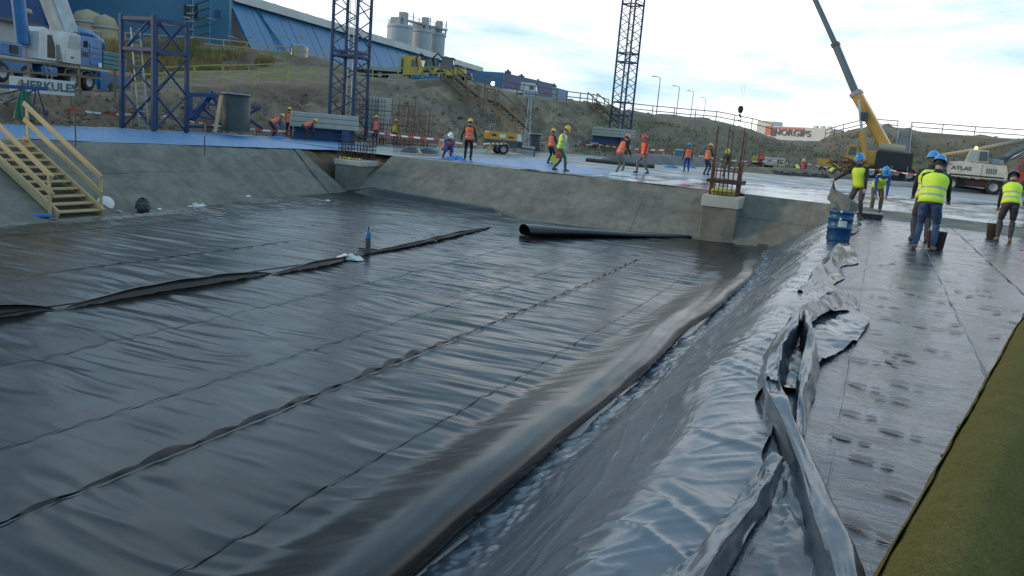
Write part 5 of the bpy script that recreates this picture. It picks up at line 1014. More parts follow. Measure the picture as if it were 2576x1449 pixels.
# things lying on the far slab
a, e = atZ(1476, 402, .11), atZ(1645, 419, .11); b = B(); n = 20; b.tube([a.lerp(e, i / 12) for i in range(13)], .13, 16); tag(b.build('black_pipe', ['black']), 'long black plastic pipe lying on the far slab', 'pipe')
def bank(lab, A_, B_, h, m):
    a, e = atZ(*A_, 0), atZ(*B_, 0); s = np.linspace(0, 1, 40)[None]; u = np.linspace(0, 1, 10)[:, None]; n_ = Vector((-(e - a).y, (e - a).x, 0)).normalized()
    if n_.dot(Vector((a.x, a.y, 0))) < 0: n_ = -n_
    X = a.x + (e.x - a.x) * s + n_.x * u * 3; Y = a.y + (e.y - a.y) * s + n_.y * u * 3; Zz = h * np.sin(u * math.pi * .9) * np.sin(s * math.pi) ** .3 + .05 * fbm(X, Y, 2, 3)
    return tag(grid('low_bank', S3(X, Y, Zz), m), lab, kind='structure')
bank('low dark sheeted bank behind the workers', (1590, 410), (1850, 425), .75, 'darkgrey'); bank('low dark earth bank below the yellow crane', (1900, 436), (2210, 456), .5, 'soil')
bank('low dark kerb bank before the excavator', (2250, 470), (2700, 505), .35, 'darkgrey')
for i, (px, py, d3, m, lab) in enumerate(((1414, 378, (.55, .5, .8), 'lightgrey', 'pale upright carton on the far slab'), (1707, 384, (.8, .6, .42), 'teal', 'blue green cool box with white lid'), (1625, 374, (.4, .3, .6), 'lightgrey', 'small pale box under the right mast'))):
    p = atR(px, py, 62); p.z = .02 + (.72 if i == 1 else 0); frame(p, vdir(px)); t_ = thing('box', lab, 'box'); bx(t_, 'case', (0, 0, d3[2] / 2), d3, m, .03); bx(t_, 'lid', (0, 0, d3[2] + .035), (d3[0] + .03, d3[1] + .03, .06), 'white', .015); setf()
def lump(name, lab, cat, p, sx, sy_, sz, m, sd, fq=3):
    n = 22; X, Y = np.meshgrid(np.linspace(-1, 1, n), np.linspace(-1, 1, n)); r2 = np.clip(1 - X ** 2, 0, 1) * np.clip(1 - Y ** 2, 0, 1)
    Zz = sz * r2 ** .45 * (.75 + .45 * fbm(X * fq + sd, Y * fq, 3, sd)); ww = 1 + .25 * fbm(X * 2, Y * 2 + sd, 2, sd + 3)
    setf(Matrix.Translation(p)); o = grid(name, S3(X * sx * ww, Y * sy_ * ww, Zz + .004), m); setf(); return tag(o, lab, cat)
mat('bagblue', (.02, .16, .45), .5, var=.2)
for i, (px, py, m, lab) in enumerate(((462, 327, 'bagblue', 'small blue bag at the foot of the mast section'), (1688, 422, 'bagblue', 'small blue bag on the wet slab'), (1737, 422, 'bagblue', 'blue and white bag near the blue helmeted worker'), (1562, 442, 'white', 'white rag by the bending grey trousered worker'), (700, 349, 'bagblue', 'flat blue sack beside the bent workers'), (1145, 401, 'bagblue', 'blue offcut in front of the crouching worker'), (2420, 470, 'grey', 'grey sack before the excavator'))):
    lump('sack', lab, 'sack', atZ(px, py, .02), .42, .25, .16, m, i)
for i in range(9):
    p = atZ(1430 + i * 9, 384 + i * .6, 0); lump('scrap_pile', ['pale rubble heap left of the carton row', 'flat white scrap behind the dark pipe', 'grey scrap nearest the light tower', 'loose white sheet on the far slab', 'small rubble heap beneath the right mast', 'torn pale sheet behind the walking worker', 'crumpled pale foil behind the walking worker', 'grey offcuts on the far slab edge', 'low pale heap right of the carton'][i], 'debris', p, rnd.uniform(.3, .6), .3, rnd.uniform(.1, .25), ('lightgrey', 'white', 'grey')[i % 3], i + 20)
for i in range(7):
    p = atZ(1930 + i * 24 + rnd.uniform(-6, 6), 437 + i * 1.8, 0); lump('dark_sack', ['leftmost dark sack on the far tape line', 'second dark sack from the left on the far tape line', 'third dark sack from the left on the far tape line', 'middle dark sack under the seated far worker', 'fifth dark sack from the left on the far tape line', 'dark sack second from the right on the far tape line', 'rightmost dark sack on the far tape line'][i], 'sack', p, .5, .3, .28, 'black', i + 40)['group'] = 'dark sacks along the far tape'
# ------------------------------------------------------------------ things on the pit floor
def fl(px, py): 
    p = atZ(px, py, -1.83); 
    for _ in range(4): p = atZ(px, py, float(floorz(p.y)) + .0)
    return p
p = fl(924, 634); frame(p); ps = thing('pipe_stub', 'black pipe stub with blue collar standing through the membrane', 'pipe stub')
b = B(); b.lathe([(.22, .03), (.2, .07), (.09, .08), (.075, .12), (.075, .34), (.0, .34)], n=18); b.build('socket', ['black'], ps); b = B(); b.lathe([(.07, .34), (.07, .5), (.06, .52), (.01, .52)], n=16); b.build('collar', ['craneblue'], ps); b = B(); b.cyl((0, 0, .5), (.005, 0, .64), .018, n=8); b.build('rod_end', ['darkgrey'], ps)
bx(ps, 'clamp_strap', (0, 0, .085), (.5, .05, .025), 'black', .005, Matrix.Rotation(.5, 3, 'Z')); setf()
lump('cloth', 'white cloth lying by the open membrane joint', 'cloth', fl(880, 657) + Vector((0, 0, .05)), .24, .16, .12, 'white', 3, 5)
p = fl(360, 533); frame(p); bk = thing('bucket', 'black bucket with a black bag hanging over it', 'bucket'); b = B(); b.lathe([(.01, 0), (.16, 0), (.21, .3), (.2, .3), (.155, .02)], n=22); b.build('pail', ['darkgrey'], bk)
b = B(); n = 26; P = np.array([[[math.cos(a) * (.10 + .14 * u) * (1 + .12 * math.sin(3 * a + 5 * u)), math.sin(a) * (.10 + .14 * u), .40 - .3 * u ** 1.6 + .018 * math.sin(3 * a) * (1 - u)] for a in np.linspace(0, 2 * math.pi, 40)] for u in np.linspace(0, 1, 12)]); grid('bag', P, 'black', bk); setf()
p = fl(268, 531) + Vector((-.05, 0, .22)); tl_ = Matrix.Translation(p) @ Matrix.Rotation(vdir(268) + math.pi / 2, 4, 'Z') @ Matrix.Rotation(-.95, 4, 'X'); setf(tl_); b = B(); b.lathe([(.01, .02), (.2, .025), (.24, .0), (.25, -.04), (.235, -.04), (.2, .0), (.01, -.0)], n=26); tag(b.build('lid', ['white']), 'round white tub lid leaning beside the stairs', 'lid'); setf()
lump('rag', 'white crumpled plastic on the pit floor by the left wall', 'rag', fl(500, 522), .26, .16, .14, 'white', 7, 4); lump('rag', 'dark crumpled glove beside the white plastic', 'rag', fl(537, 522), .2, .12, .07, 'darkgrey', 9, 4)
for i, (px, py, m, lab) in enumerate(((633, 506, 'white', 'paper scrap on the left pit wall foot'), (825, 506, 'white', 'small white scrap with red print near the corner'), (402, 528, 'white', 'tiny paper scrap right of the black bucket'), (300, 533, 'white', 'flat white strip beside the lid'), (134, 552, 'signred', 'small red cap on the pit floor'))):
    b = B(); b.box((0, 0, .02), (.16, .1, .03), rot=Matrix.Rotation(i, 3, 'Z') @ Matrix.Rotation(.3, 3, 'X')); p = fl(px, py); 
    if i == 0: p = p + Vector((-.15, 0, .14))
    setf(Matrix.Translation(p)); tag(b.build('scrap', [m]), lab, 'scrap'); setf()
p = fl(40, 548); frame(p, .35); br = thing('broom', 'broom with pale handle and blue brush on the pit floor', 'broom'); b = B(); b.cyl((-1.2, -.5, .04), (.1, .2, .04), .016, n=8); b.build('handle', ['lightgrey'], br); bx(br, 'brush_head', (.45, .42, .06), (.5, .12, .09), 'bagblue', .02, Matrix.Rotation(.5, 3, 'Z')); setf()
a = fl(28, 537); tag(bar('batten', a + Vector((-.1, 0, .12)), a + Vector((-1.6, -1.1, 1.05)), .03, .02, 'wood'), 'thin batten on the left wall nearest the picture edge', 'batten')
a = fl(80, 545); tag(bar('batten', a + Vector((-.1, 0, .1)), a + Vector((-2.0, -.9, 1.2)), .03, .02, 'wood'), 'thin batten on the left wall nearest the stairs', 'batten')
# ------------------------------------------------------------------ things on the bitumen platform
mat('drumblue', (.006, .06, .15), .42, var=.2, scale=3)
p = atZ(2107, 606, -.17); frame((p.x, p.y, -.18)); dr = thing('drum', 'blue steel drum with paper label at the film edge', 'drum')
b = B(); b.lathe([(.01, .0), (.19, .0), (.215, .02), (.22, .07), (.225, .26), (.235, .265), (.235, .28), (.225, .285), (.225, .44), (.235, .445), (.235, .46), (.225, .465), (.225, .56), (.24, .57), (.24, .595), (.215, .6), (.21, .57), (.01, .565)], n=32); b.build('shell', ['drumblue'], dr)
am = math.atan2(-p.y, -p.x) + .18
b = B(); vs = [(math.cos(am + t * .35) * .232, math.sin(am + t * .35) * .232, z) for z in (.30, .42) for t in np.linspace(-1, 1, 9)]; b.add(vs, [(i, i + 1, i + 10, i + 9) for i in range(8)]); b.build('paper_label', ['yellowpale' if 0 else 'signpanel'], dr)
for z in (.62, .48): b = B(); b.lathe([(.01, -.02), (.022, -.02), (.022, .02), (.01, .025)], (math.cos(am - .2) * .24, math.sin(am - .2) * .24, z - .03), 10); b.build('bung', ['white'], dr)
setf()
# grey tarpaulin bunched over the drum, held by the worker
ribb = [(-.62, 17.45, .40), (-.70, 18.6, .62), (-.86, 20.2, .95), (-1.02, 21.6, 1.15)]
tp = thing('tarpaulin', 'bunched grey tarpaulin pulled up over the blue drum', 'tarpaulin', (-.7, 19, 0))
q1, q2, q3 = atR(2117, 532, 18.2), atR(2108, 495, 18.4), atR(2098, 462, 18.6)
P = []
for i in range(60):
    u = i / 59; c_ = q1.lerp(q2, u * 2) if u < .5 else q2.lerp(q3, u * 2 - 1); r_ = .22 - .16 * u ** .8 + .06 * math.sin(u * 5)
    c_ = c_ + Vector((.05 * math.sin(u * 6), 0, 0))
    P.append([[c_.x + math.cos(a) * r_ * (1.0 + .20 * math.sin(5 * a + 5 * u) + .16 * math.sin(9 * a - 8 * u)), c_.y + math.sin(a) * r_ * .6 * (1 + .2 * math.sin(4 * a + 3 * u)), c_.z + .05 * math.sin(2 * a + 7 * u) + .03 * math.sin(5 * a)] for a in np.linspace(0, 2 * math.pi, 90)])
mat('tarpgrey', (.13, .115, .095), .6, var=.35, scale=5, bump=.4, bscale=12)
P.append([[q3.x, q3.y, q3.z + .02]] * 90); P.insert(0, [[q1.x, q1.y, q1.z]] * 90); grid('cloth', np.array(P), 'tarpgrey', tp)
for k, (px, py, lab) in enumerate(((2352, 626, 'tar blackened bucket at the near worker feet'), (2497, 598, 'tar blackened bucket beside the right worker'))):
    p = atZ(px, py, -.18); frame((p.x, p.y, -.185)); t_ = thing('tar_bucket', lab, 'bucket'); b = B(); b.lathe([(.01, 0), (.14, 0), (.17, .34), (.18, .35), (.16, .35), (.135, .02)], n=22); b.build('pail', ['rustdark'], t_); b = B(); b.tube([(.17 * math.cos(a), .03, .33 + .0 + .12 * math.sin(a)) for a in np.linspace(0, math.pi, 12)], .006, 5); b.build('handle', ['gala'], t_); setf()
p = atZ(2187, 549, -.18); frame((p.x, p.y, -.185), .1); sq = thing('tar_trough', 'low trough with pale edge at the end of the platform', 'trough'); b = B(); b.prism([(-.32, 0), (.32, 0), (.35, .12), (-.35, .12)], -.12, .14); b.build('tray', ['black'], sq); bx(sq, 'rim', (0, .02, .15), (.68, .26, .05), 'lightgrey', .015); setf()
for i, (px, py) in enumerate(((1915, 628), (1950, 622))): a = fl(px, py); tag(bar('batten', a + Vector((-.25, 0, .12)), a + Vector((.25, .02, .13)), .05, .03, 'wood'), ('short batten at the end of the membrane fold', 'short batten where the film meets the far wall')[i], 'batten')
# dry grass on the upper left bank
g = B(); gr = random.Random(5); vs = []; fs = []
for i in range(9000):
    px = gr.uniform(255, 690); tt_ = float(np.interp(px, [s[0] for s in ST], np.arange(len(ST)))); v = gr.random()
    A_ = [np.interp(tt_, np.arange(len(ST)), Rw[:, 3, j]) for j in range(3)]; E_ = [np.interp(tt_, np.arange(len(ST)), Rw[:, 4, j]) for j in range(3)]
    if vn(px * .015, v * 5, 8) < (px - 520) * .003: continue
    x, y, z = (A_[j] * (1 - v) + E_[j] * v for j in range(3)); h = gr.uniform(.25, .75); a = gr.uniform(0, 6.28); k = len(vs); w_ = .09
    vs += [(x - w_ * math.cos(a), y - w_ * math.sin(a), z - .25), (x + w_ * math.cos(a), y + w_ * math.sin(a), z - .25), (x + gr.uniform(-.25, .25), y + gr.uniform(-.25, .25), z + h)]; fs.append((k, k + 1, k + 2))
mat('drygrass', (.27, .17, .06), .9, var=.5, scale=.4, col2=(.13, .13, .045)); o = obj('dry_grass', mesh(vs, fs, 'drygrass')); tag(o, 'dry orange grass on the upper left bank', 'grass', kind='stuff')

# clods and stones on the banks, tufts on the right hill
vs = []; fs = []; mi_ = []
stn = [s[0] for s in ST]
def hp(px, row, v): 
    tt_ = float(np.interp(px, stn, np.arange(len(ST)))); k = min(int(tt_ * SUB), T.shape[0] - 1); r0 = {1: 2, 3: 33}[row]; n_ = {1: 22, 3: 16}[row]
    return Vector(T[k, min(r0 + int(v * n_), T.shape[1] - 1)])
for i in range(5200):
    px = gr.uniform(-40, 2620); p = hp(px, 1, gr.random() ** 1.1 * .95) + Vector((gr.uniform(-.5, .5), gr.uniform(-.5, .5), -.02)); r_ = gr.uniform(.05, .16) * (1 + 1.2 * (gr.random() > .93)); k = len(vs)
    vs += [p + Vector((gr.uniform(-1, 1) * r_ * .4 + r_ * a, gr.uniform(-1, 1) * r_ * .4 + r_ * b_, r_ * c_ * gr.uniform(.4, .8))) for a, b_, c_ in ((1, 0, 0), (-.5, .9, 0), (-.5, -.9, 0), (0, 0, 1.3))]
    fs += [(k, k + 1, k + 3), (k + 1, k + 2, k + 3), (k + 2, k, k + 3)]
tag(obj('clods', mesh(vs, fs, 'soil')), 'loose clods and stones scattered on the banks', 'stones', kind='stuff')
vs = []; fs = []
for i in range(14000):
    px = gr.uniform(1150, 2620); v = gr.random()
    if vn(px * .012, v * 4, 18) < .02 + (.25 if px < 1560 else -.1): continue
    p = hp(px, 1, v * .9) + Vector((gr.uniform(-.8, .8), gr.uniform(-.8, .8), -.05)); h = gr.uniform(.12, .38); a = gr.uniform(0, 6.28); k = len(vs); w_ = .06
    vs += [p + Vector((w_ * math.cos(a), w_ * math.sin(a), 0)), p - Vector((w_ * math.cos(a), w_ * math.sin(a), 0)), p + Vector((gr.uniform(-.15, .15), gr.uniform(-.15, .15), h))]; fs.append((k, k + 1, k + 2))
mat('weed', (.20, .155, .08), .9, var=.5, scale=.5, col2=(.15, .125, .06)); tag(obj('weeds', mesh(vs, fs, 'weed')), 'low dry weeds on the right banks', 'weeds', kind='stuff')
# ------------------------------------------------------------------ people
def cloth(name, col, **k): return mat(name, col, .85, var=.28, scale=9, bump=.35, bscale=40, **k)
cloth('c_black', (.022, .022, .026)); cloth('c_navy', (.025, .035, .10)); cloth('c_jeans', (.045, .07, .15)); cloth('c_grey', (.16, .15, .145)); cloth('c_olive', (.10, .085, .045)); cloth('c_red', (.38, .03, .03)); cloth('c_green', (.05, .11, .075)); cloth('c_ltgrey', (.34, .33, .31)); cloth('c_blue', (.03, .06, .24)); cloth('c_dark', (.05, .05, .055))
mat('v_orange', (.85, .13, .035), .7, var=.15, scale=8, emit=((1, .12, .03), .10)); mat('v_yellow', (.62, .80, .05), .7, var=.15, scale=8, emit=((.7, 1, .05), .08)); mat('v_band', (.32, .33, .34), .35, var=.1); mat('v_redo', (.7, .06, .05), .7, var=.15)
for n_ in ('v_orange', 'v_yellow'): M[n_].node_tree.nodes['Principled BSDF'].inputs['Emission Strength'].default_value = 0
mat('skin', (.42, .24, .17), .55, var=.1); mat('boot', (.07, .05, .03), .8, var=.3, scale=8); mat('bootlight', (.22, .13, .06), .8, var=.3, scale=8); mat('hair', (.04, .03, .02), .8)
mat('h_yellow', (.72, .45, .03), .35, var=.08, coat=.3); mat('h_blue', (.03, .24, .55), .35, var=.08, coat=.3); mat('h_white', (.72, .72, .70), .35, var=.06, coat=.3); mat('h_orange', (.75, .2, .04), .35, var=.08); mat('h_red', (.62, .06, .04), .35, var=.08); mat('h_dark', (.04, .07, .12), .35, var=.08); mat('eye', (.02, .02, .02), .3)
def ik(a, c, l1, l2, hint):
    a, c = Vector(a), Vector(c); d = c - a; L = min(d.length, (l1 + l2) * .999); dn = d.normalized(); x = (l1 * l1 - l2 * l2 + L * L) / (2 * L); h_ = math.sqrt(max(0, l1 * l1 - x * x))
    hv = Vector(hint) - dn * Vector(hint).dot(dn); hv.normalize(); return a + dn * x + hv * h_, a + dn * L
def loft(b, rings, n=20):            # rings: (centre, right vec, fwd vec)
    vs = []
    for c, r_, f_ in rings: vs += [c + r_ * math.cos(2 * math.pi * i / n) + f_ * math.sin(2 * math.pi * i / n) for i in range(n)]
    fs = [(j * n + i, j * n + (i + 1) % n, (j + 1) * n + (i + 1) % n, (j + 1) * n + i) for j in range(len(rings) - 1) for i in range(n)] + [list(range(n))[::-1], list(range((len(rings) - 1) * n, len(rings) * n))]
    b.add(vs, fs)
def limb(b, pts, rs, n=12):
    P = []; rr = []
    for i in range(len(pts) - 1):
        for k in range(4): u = k / 4; P.append(pts[i].lerp(pts[i + 1], u)); rr.append(rs[i] * (1 - u) + rs[i + 1] * u)
    P.append(pts[-1]); rr.append(rs[-1]); d0 = (P[0] - P[1]).normalized() * rs[0] * .5; P.insert(0, P[0] + d0); rr.insert(0, rs[0] * .6); d1 = (P[-1] - P[-2]).normalized() * rs[-1] * .5; P.append(P[-1] + d1); rr.append(rs[-1] * .6)
    b.tube(P, rr, n)
def seg_d(P, a, e):
    a = np.array(a); e = np.array(e); d = e - a; t = np.clip(((P - a) @ d) / (d @ d), 0, 1); return np.linalg.norm(P - (a + t[:, None] * d), axis=1)
def person(lab, px, py, h=1.75, face=0, bend=0, crouch=0, feet=((-.13, 0), (.13, .05)), hands=None, vest='v_orange', bands=True, jacket='c_black', trousers='c_navy', helmet='h_yellow', boots='boot', z=0.0, dd=None, fine=False, headpitch=0, headturn=0, lean=0, hood=None, seat=None, group=None, bulk=1.0, elbows=None):
    p = atZ(px, py, z) if dd is None else atR(px, py, dd); p.z = z; s = h / 1.75
    frame(p, vdir(px) - math.pi / 2 + face, s); t_ = thing('person', lab, 'person', group=group)
    V = Vector; ph = .93 - .5 * crouch if seat is None else seat
    fm = V(((feet[0][0] + feet[1][0]) / 2, (feet[0][1] + feet[1][1]) / 2, 0))
    pel = V((fm.x, fm.y - .16 * math.sin(bend) - .12 * crouch - (.25 if seat is not None else 0), ph)); X = V((1, 0, 0))
    tv = V((math.sin(lean), math.sin(bend) * math.cos(lean), math.cos(bend) * math.cos(lean))); fv = V((0, math.cos(bend), -math.sin(bend))); Xl = V((math.cos(lean), 0, -math.sin(lean)))
    chest = pel + tv * .33; neck = pel + tv * .53; k = bulk
    hb_ = min(bend, .9) * .55 + headpitch; hv = V((math.sin(lean) * .5, math.sin(hb_), math.cos(hb_))); head = neck + (tv * .5 + hv * .5).normalized() * .10 + hv * .09
    hf = V((math.sin(headturn) * -1, math.cos(headturn) * math.cos(hb_), -math.sin(hb_) * math.cos(headturn))); hf = (hf - hv * hf.dot(hv)).normalized(); hr = hf.cross(hv)
    b = B(); R_ = lambda c, w_, d_: (c, Xl * w_ * k, fv * d_ * k)
    loft(b, [R_(pel - tv * .10, .13, .10), R_(pel - tv * .04, .175, .125), R_(pel + tv * .05, .175, .13), R_(pel + tv * .16, .16, .12), R_(pel + tv * .28, .175, .13), R_(pel + tv * .40, .195, .13), R_(pel + tv * .48, .17, .105), R_(pel + tv * .53, .09, .075)])
    limb(b, [neck - tv * .04, head - hv * .03], [.065, .058])
    labels = []                       # (a, b, material slot)
    labels += [(pel + tv * .0, neck - tv * .05, 0), (pel - tv * .1, pel - tv * .11, 1), (head - hv * .06, head + hv * .05, 2)]
    # head with jaw, nose, ears
    hs = []
    for z_, w_, d_, o_ in ((-.125, .035, .04, .035), (-.10, .055, .065, .03), (-.06, .068, .085, .015), (0, .076, .098, 0), (.05, .074, .097, -.005), (.09, .055, .075, -.008), (.115, .025, .035, -.008)): hs.append((head + hv * z_ + hf * o_, hr * w_, hf * d_))
    loft(b, hs, 16)
    limb(b, [head + hf * .095 + hv * .0, head + hf * .115 - hv * .03], [.012, .017], 8)
    for sgn in (-1, 1): limb(b, [head + hr * sgn * .078 + hv * .02, head + hr * sgn * .08 - hv * .03], [.016, .012], 8)
    for i, sgn in enumerate((-1, 1)):
        hip = pel + Xl * sgn * .092 - tv * .06; fx, fy = feet[i]; fz = feet[i][2] if len(feet[i]) > 2 else 0; ank = V((fx, fy, .09 + fz)); kn, an = ik(hip, ank, .43, .43, (sgn * .12, 1, .0)); an = ank
        limb(b, [hip, hip.lerp(kn, .5), kn, kn.lerp(an, .4), an + V((0, 0, .02))], [.095 * k, .088 * k, .066, .066, .052]); labels += [(hip, kn, 1), (kn, an, 1)]
        limb(b, [an + V((0, -.05, -.04)), an + V((sgn * .02, .08, -.05)), an + V((sgn * .03, .15, -.06))], [.047, .046, .036]); labels.append((an + V((0, -.05, -.05)), an + V((0, .15, -.05)), 4))
    hd = hands or ((-.30, .08, .80), (.30, .08, .80)); hand_e = []
    for i, sgn in enumerate((-1, 1)):
        sh = neck - tv * .075 + Xl * sgn * .185 * k; hp = V(hd[i]); eh = (sgn * .5, -.8, -.2) if elbows is None else elbows[i]
        el, wr = ik(sh, hp, .30, .27, eh); limb(b, [neck - tv * .05 + Xl * sgn * .07, sh, sh.lerp(el, .5), el, el.lerp(wr, .5), wr], [.06, .066 * k, .058 * k, .046, .044, .034]); labels += [(sh, el, 0), (el, wr, 0)]
        hdv = (wr - el).normalized(); pal = wr + hdv * .085; sd = hdv.cross(V((0, 0, 1)) if abs(hdv.z) < .9 else V((0, 1, 0))).normalized(); loft(b, [(wr, sd * .028, hdv.cross(sd) * .02), (wr + hdv * .04, sd * .042, hdv.cross(sd) * .017), (pal, sd * .042, hdv.cross(sd) * .015)], 10); labels.append((wr + hdv * .02, pal + hdv * .03, 3)); hand_e.append((pal, hdv, sd, wr, sgn))
    bm_ = mesh(b.v, b.f, 'skin'); tmp = bpy.data.objects.new('tmp', bm_); C.objects.link(tmp); rm = tmp.modifiers.new('r', 'REMESH'); rm.mode = 'VOXEL'; rm.voxel_size = .014 if fine else .022
    sm = tmp.modifiers.new('s', 'SMOOTH'); sm.iterations = 2 if fine else 1; sm.factor = .5
    me = bpy.data.meshes.new_from_object(tmp.evaluated_get(bpy.context.evaluated_depsgraph_get())); bpy.data.objects.remove(tmp)
    co = np.zeros(len(me.vertices) * 3); me.vertices.foreach_get('co', co); co = co.reshape(-1, 3)
    # cloth folds
    nf = .006 * fbm(co[:, 0] * 14 + co[:, 2] * 5, co[:, 2] * 20 + co[:, 1] * 14, 2, int(px)) ; nr_ = np.zeros(len(co) * 3); me.vertices.foreach_get('normal', nr_); co2 = co + nr_.reshape(-1, 3) * nf[:, None]
    me.vertices.foreach_set('co', co2.reshape(-1))
    nl = len(me.polygons); ctr = np.zeros(nl * 3); me.polygons.foreach_get('center', ctr); ctr = ctr.reshape(-1, 3)
    D_ = np.stack([seg_d(ctr, a, e) - (.05 if m_ == 0 and i == 0 else 0) for i, (a, e, m_) in enumerate(labels)], 1); slot = np.array([l[2] for l in labels])[np.argmin(D_, 1)]
    up = (ctr - np.array(pel)) @ np.array(tv); slot[(slot == 0) & (up < -.02) & (np.argmin(D_, 1) == 0)] = 1
    hh_ = (ctr - np.array(head)) @ np.array(hv); ff_ = (ctr - np.array(head)) @ np.array(hf); slot[(slot == 2) & (ff_ < .01) & (hh_ > -.05)] = 5
    if hood: slot[(slot == 2) & (ff_ < .05)] = 6; slot[slot == 5] = 6
    me.materials.clear()
    for m_ in (jacket, trousers, 'skin', 'c_dark' if not fine else 'skin', boots, 'hair', hood or 'hair'): me.materials.append(M[m_])
    me.polygons.foreach_set('material_index', slot.astype(np.int32)); me.polygons.foreach_set('use_smooth', np.ones(nl, bool))
    # fingers, unequal and curled, thumb from the side of the palm, joined to the body mesh
    bm = bmesh.new(); bm.from_mesh(me); fb = B()
    for pal, hdv, sd, wr, sgn in hand_e:
        nrm = hdv.cross(sd)
        if nrm.y < 0: nrm = -nrm
        for q, (o_, L_) in enumerate(((-.03, .062), (-.01, .075), (.01, .07), (.03, .055))):
            a = pal + sd * o_ - hdv * .01; m_ = a + hdv * L_ * .5 + nrm * .01; e = m_ + hdv * L_ * .3 + nrm * L_ * .4; fb.tube([a, m_, e], [.0095, .009, .0075], 6)
        a = wr + hdv * .03 - sd * .036 * sgn; fb.tube([a, a + hdv * .03 - sd * .02 * sgn + nrm * .012, a + hdv * .055 - sd * .022 * sgn + nrm * .026], [.012, .011, .009], 6)
    off = len(bm.verts); vv = [bm.verts.new(v) for v in fb.v]
    for f_ in fb.f:
        try: nfc = bm.faces.new([vv[i] for i in f_]); nfc.material_index = 3; nfc.smooth = True
        except ValueError: pass
    bm.to_mesh(me); bm.free(); bo_ = obj('body', me, t_)
    for sgn in (-1, 1): eb = B(); eb.lathe([(.001, -.009), (.008, -.006), (.011, 0), (.008, .006), (.001, .009)], head + hf * .088 + hr * sgn * .032 + hv * .012, 8); eb.build('eye', ['eye'], t_)
    mb = B(); mb.box(head + hf * .096 - hv * .062, (.045, .012, .008), rot=Matrix((hr, hf, hv)).transposed()); mb.build('mouth', ['c_red'], t_)
    if vest:
        n = 28; rings = []; o_ = .013; prof = [(-.06, .185, .135), (.02, .187, .142), (.06, .186, .142), (.10, .182, .14), (.16, .178, .138), (.20, .178, .138), (.24, .182, .14), (.30, .188, .145), (.37, .197, .147), (.43, .195, .138), (.475, .165, .115), (.505, .115, .095)]
        vs = []
        for j, (u, w_, d_) in enumerate(prof):
            c_ = pel + tv * u
            for i in range(n):
                a = 2 * math.pi * i / n; wob = .006 * math.sin(5 * a + j * .7 + px) + (.012 * math.sin(3 * a + px) if j == 0 else 0); vs.append(c_ + Xl * math.cos(a) * (w_ * k + o_ + wob) + fv * math.sin(a) * (d_ * k + o_ + wob))
        fs = []; mi = []
        for j in range(len(prof) - 1):
            for i in range(n):
                fs.append((j * n + i, j * n + (i + 1) % n, (j + 1) * n + (i + 1) % n, (j + 1) * n + i)); mi.append(1 if bands and j in (2, 5) else 0)
        # inner skin for thickness at the hem
        N0 = len(vs); vs += [vs[i] + (pel + tv * -.06 - vs[i]).normalized() * .02 for i in range(n)]; 
        for i in range(n): fs.append((i, N0 + i, N0 + (i + 1) % n, (i + 1) % n)); mi.append(0)
        obj('vest', mesh(vs, fs, [vest, 'v_band'], mi, True), t_)
    if helmet:
        hb = B(); hm = Matrix((hr, hf, hv)).transposed(); tb = hm @ Matrix.Rotation(-.08, 3, 'X')
        prof = [(.001, .155), (.04, .15), (.075, .132), (.1, .1), (.112, .06), (.116, .025), (.118, .02), (.14, .012), (.141, .006), (.112, .01)]
        hb.lathe(prof, head + hv * .02 - hf * .005, 22, sx=.94, sy=1.12, rot=tb); hb.tube([head + hv * .03 + tb @ Vector((0, yy, .155 - 2.2 * yy * yy)) for yy in np.linspace(-.1, .1, 7)], .009, 6)
        ho = hb.build('helmet', [helmet], t_); vb = B(); c0 = head + hv * .03
        vb.add([c0 + tb @ Vector((math.sin(a) * r_ * .9, math.cos(a) * r_ * 1.12, -.002 - (r_ - .12) * .35)) for r_ in (.115, .165) for a in np.linspace(-.9, .9, 11)], [(i, i + 1, 12 + i, 11 + i) for i in range(10)], 0, True); vb.build('peak', [helmet], ho)
    setf(); return t_
PI = math.pi
ZB = -.195
# on the bitumen platform
person('worker in yellow vest and blue jeans nearest the camera, seen from behind', 2322, 629, 1.80, -.15, .30, 0, ((-.15, 0), (.13, .12)), ((-.12, .55, .80), (.22, .6, .85)), 'v_yellow', jacket='c_black', trousers='c_jeans', helmet='h_blue', boots='bootlight', z=ZB, fine=True, bulk=1.1, headpitch=.2)
person('upright worker with olive hood half hidden behind the nearest worker', 2312, 606, 1.86, .15, .1, 0, ((-.13, 0), (.13, .05)), ((-.2, .35, .9), (.25, .3, .9)), 'v_yellow', jacket='c_black', trousers='c_dark', helmet='h_blue', z=ZB, fine=True, hood='c_olive')
person('worker in yellow vest and dark trousers bending at the right edge', 2524, 607, 1.74, .1, .55, 0, ((-.14, 0), (.13, .06)), ((-.2, .5, .55), (.12, .6, .5)), 'v_yellow', jacket='c_black', trousers='c_dark', helmet='h_dark', boots='bootlight', z=ZB, fine=True, headpitch=.35)
person('worker in orange vest cut off by the right picture edge', 2592, 588, 1.72, .2, .25, 0, vest='v_orange', jacket='c_dark', trousers='c_dark', helmet='h_blue', z=ZB, fine=True)
person('dark jacketed worker in blue helmet facing us and pulling the tarpaulin', 2150, 548, 1.78, PI - .35, .28, 0, ((-.14, 0), (.13, .1)), ((-.25, .28, .78), (.62, .42, .95)), 'v_yellow', False, 'c_black', 'c_dark', 'h_blue', z=ZB, fine=True, headpitch=.1, headturn=-.2, lean=.08)
person('worker in blue jacket bending low with blue helmet towards us', 2199, 540, 1.72, PI + .25, .95, 0, ((-.14, 0), (.13, .05)), ((-.16, .42, .5), (.16, .45, .48)), 'v_yellow', False, 'c_blue', 'c_olive', 'h_blue', z=ZB, fine=True, headpitch=.25)
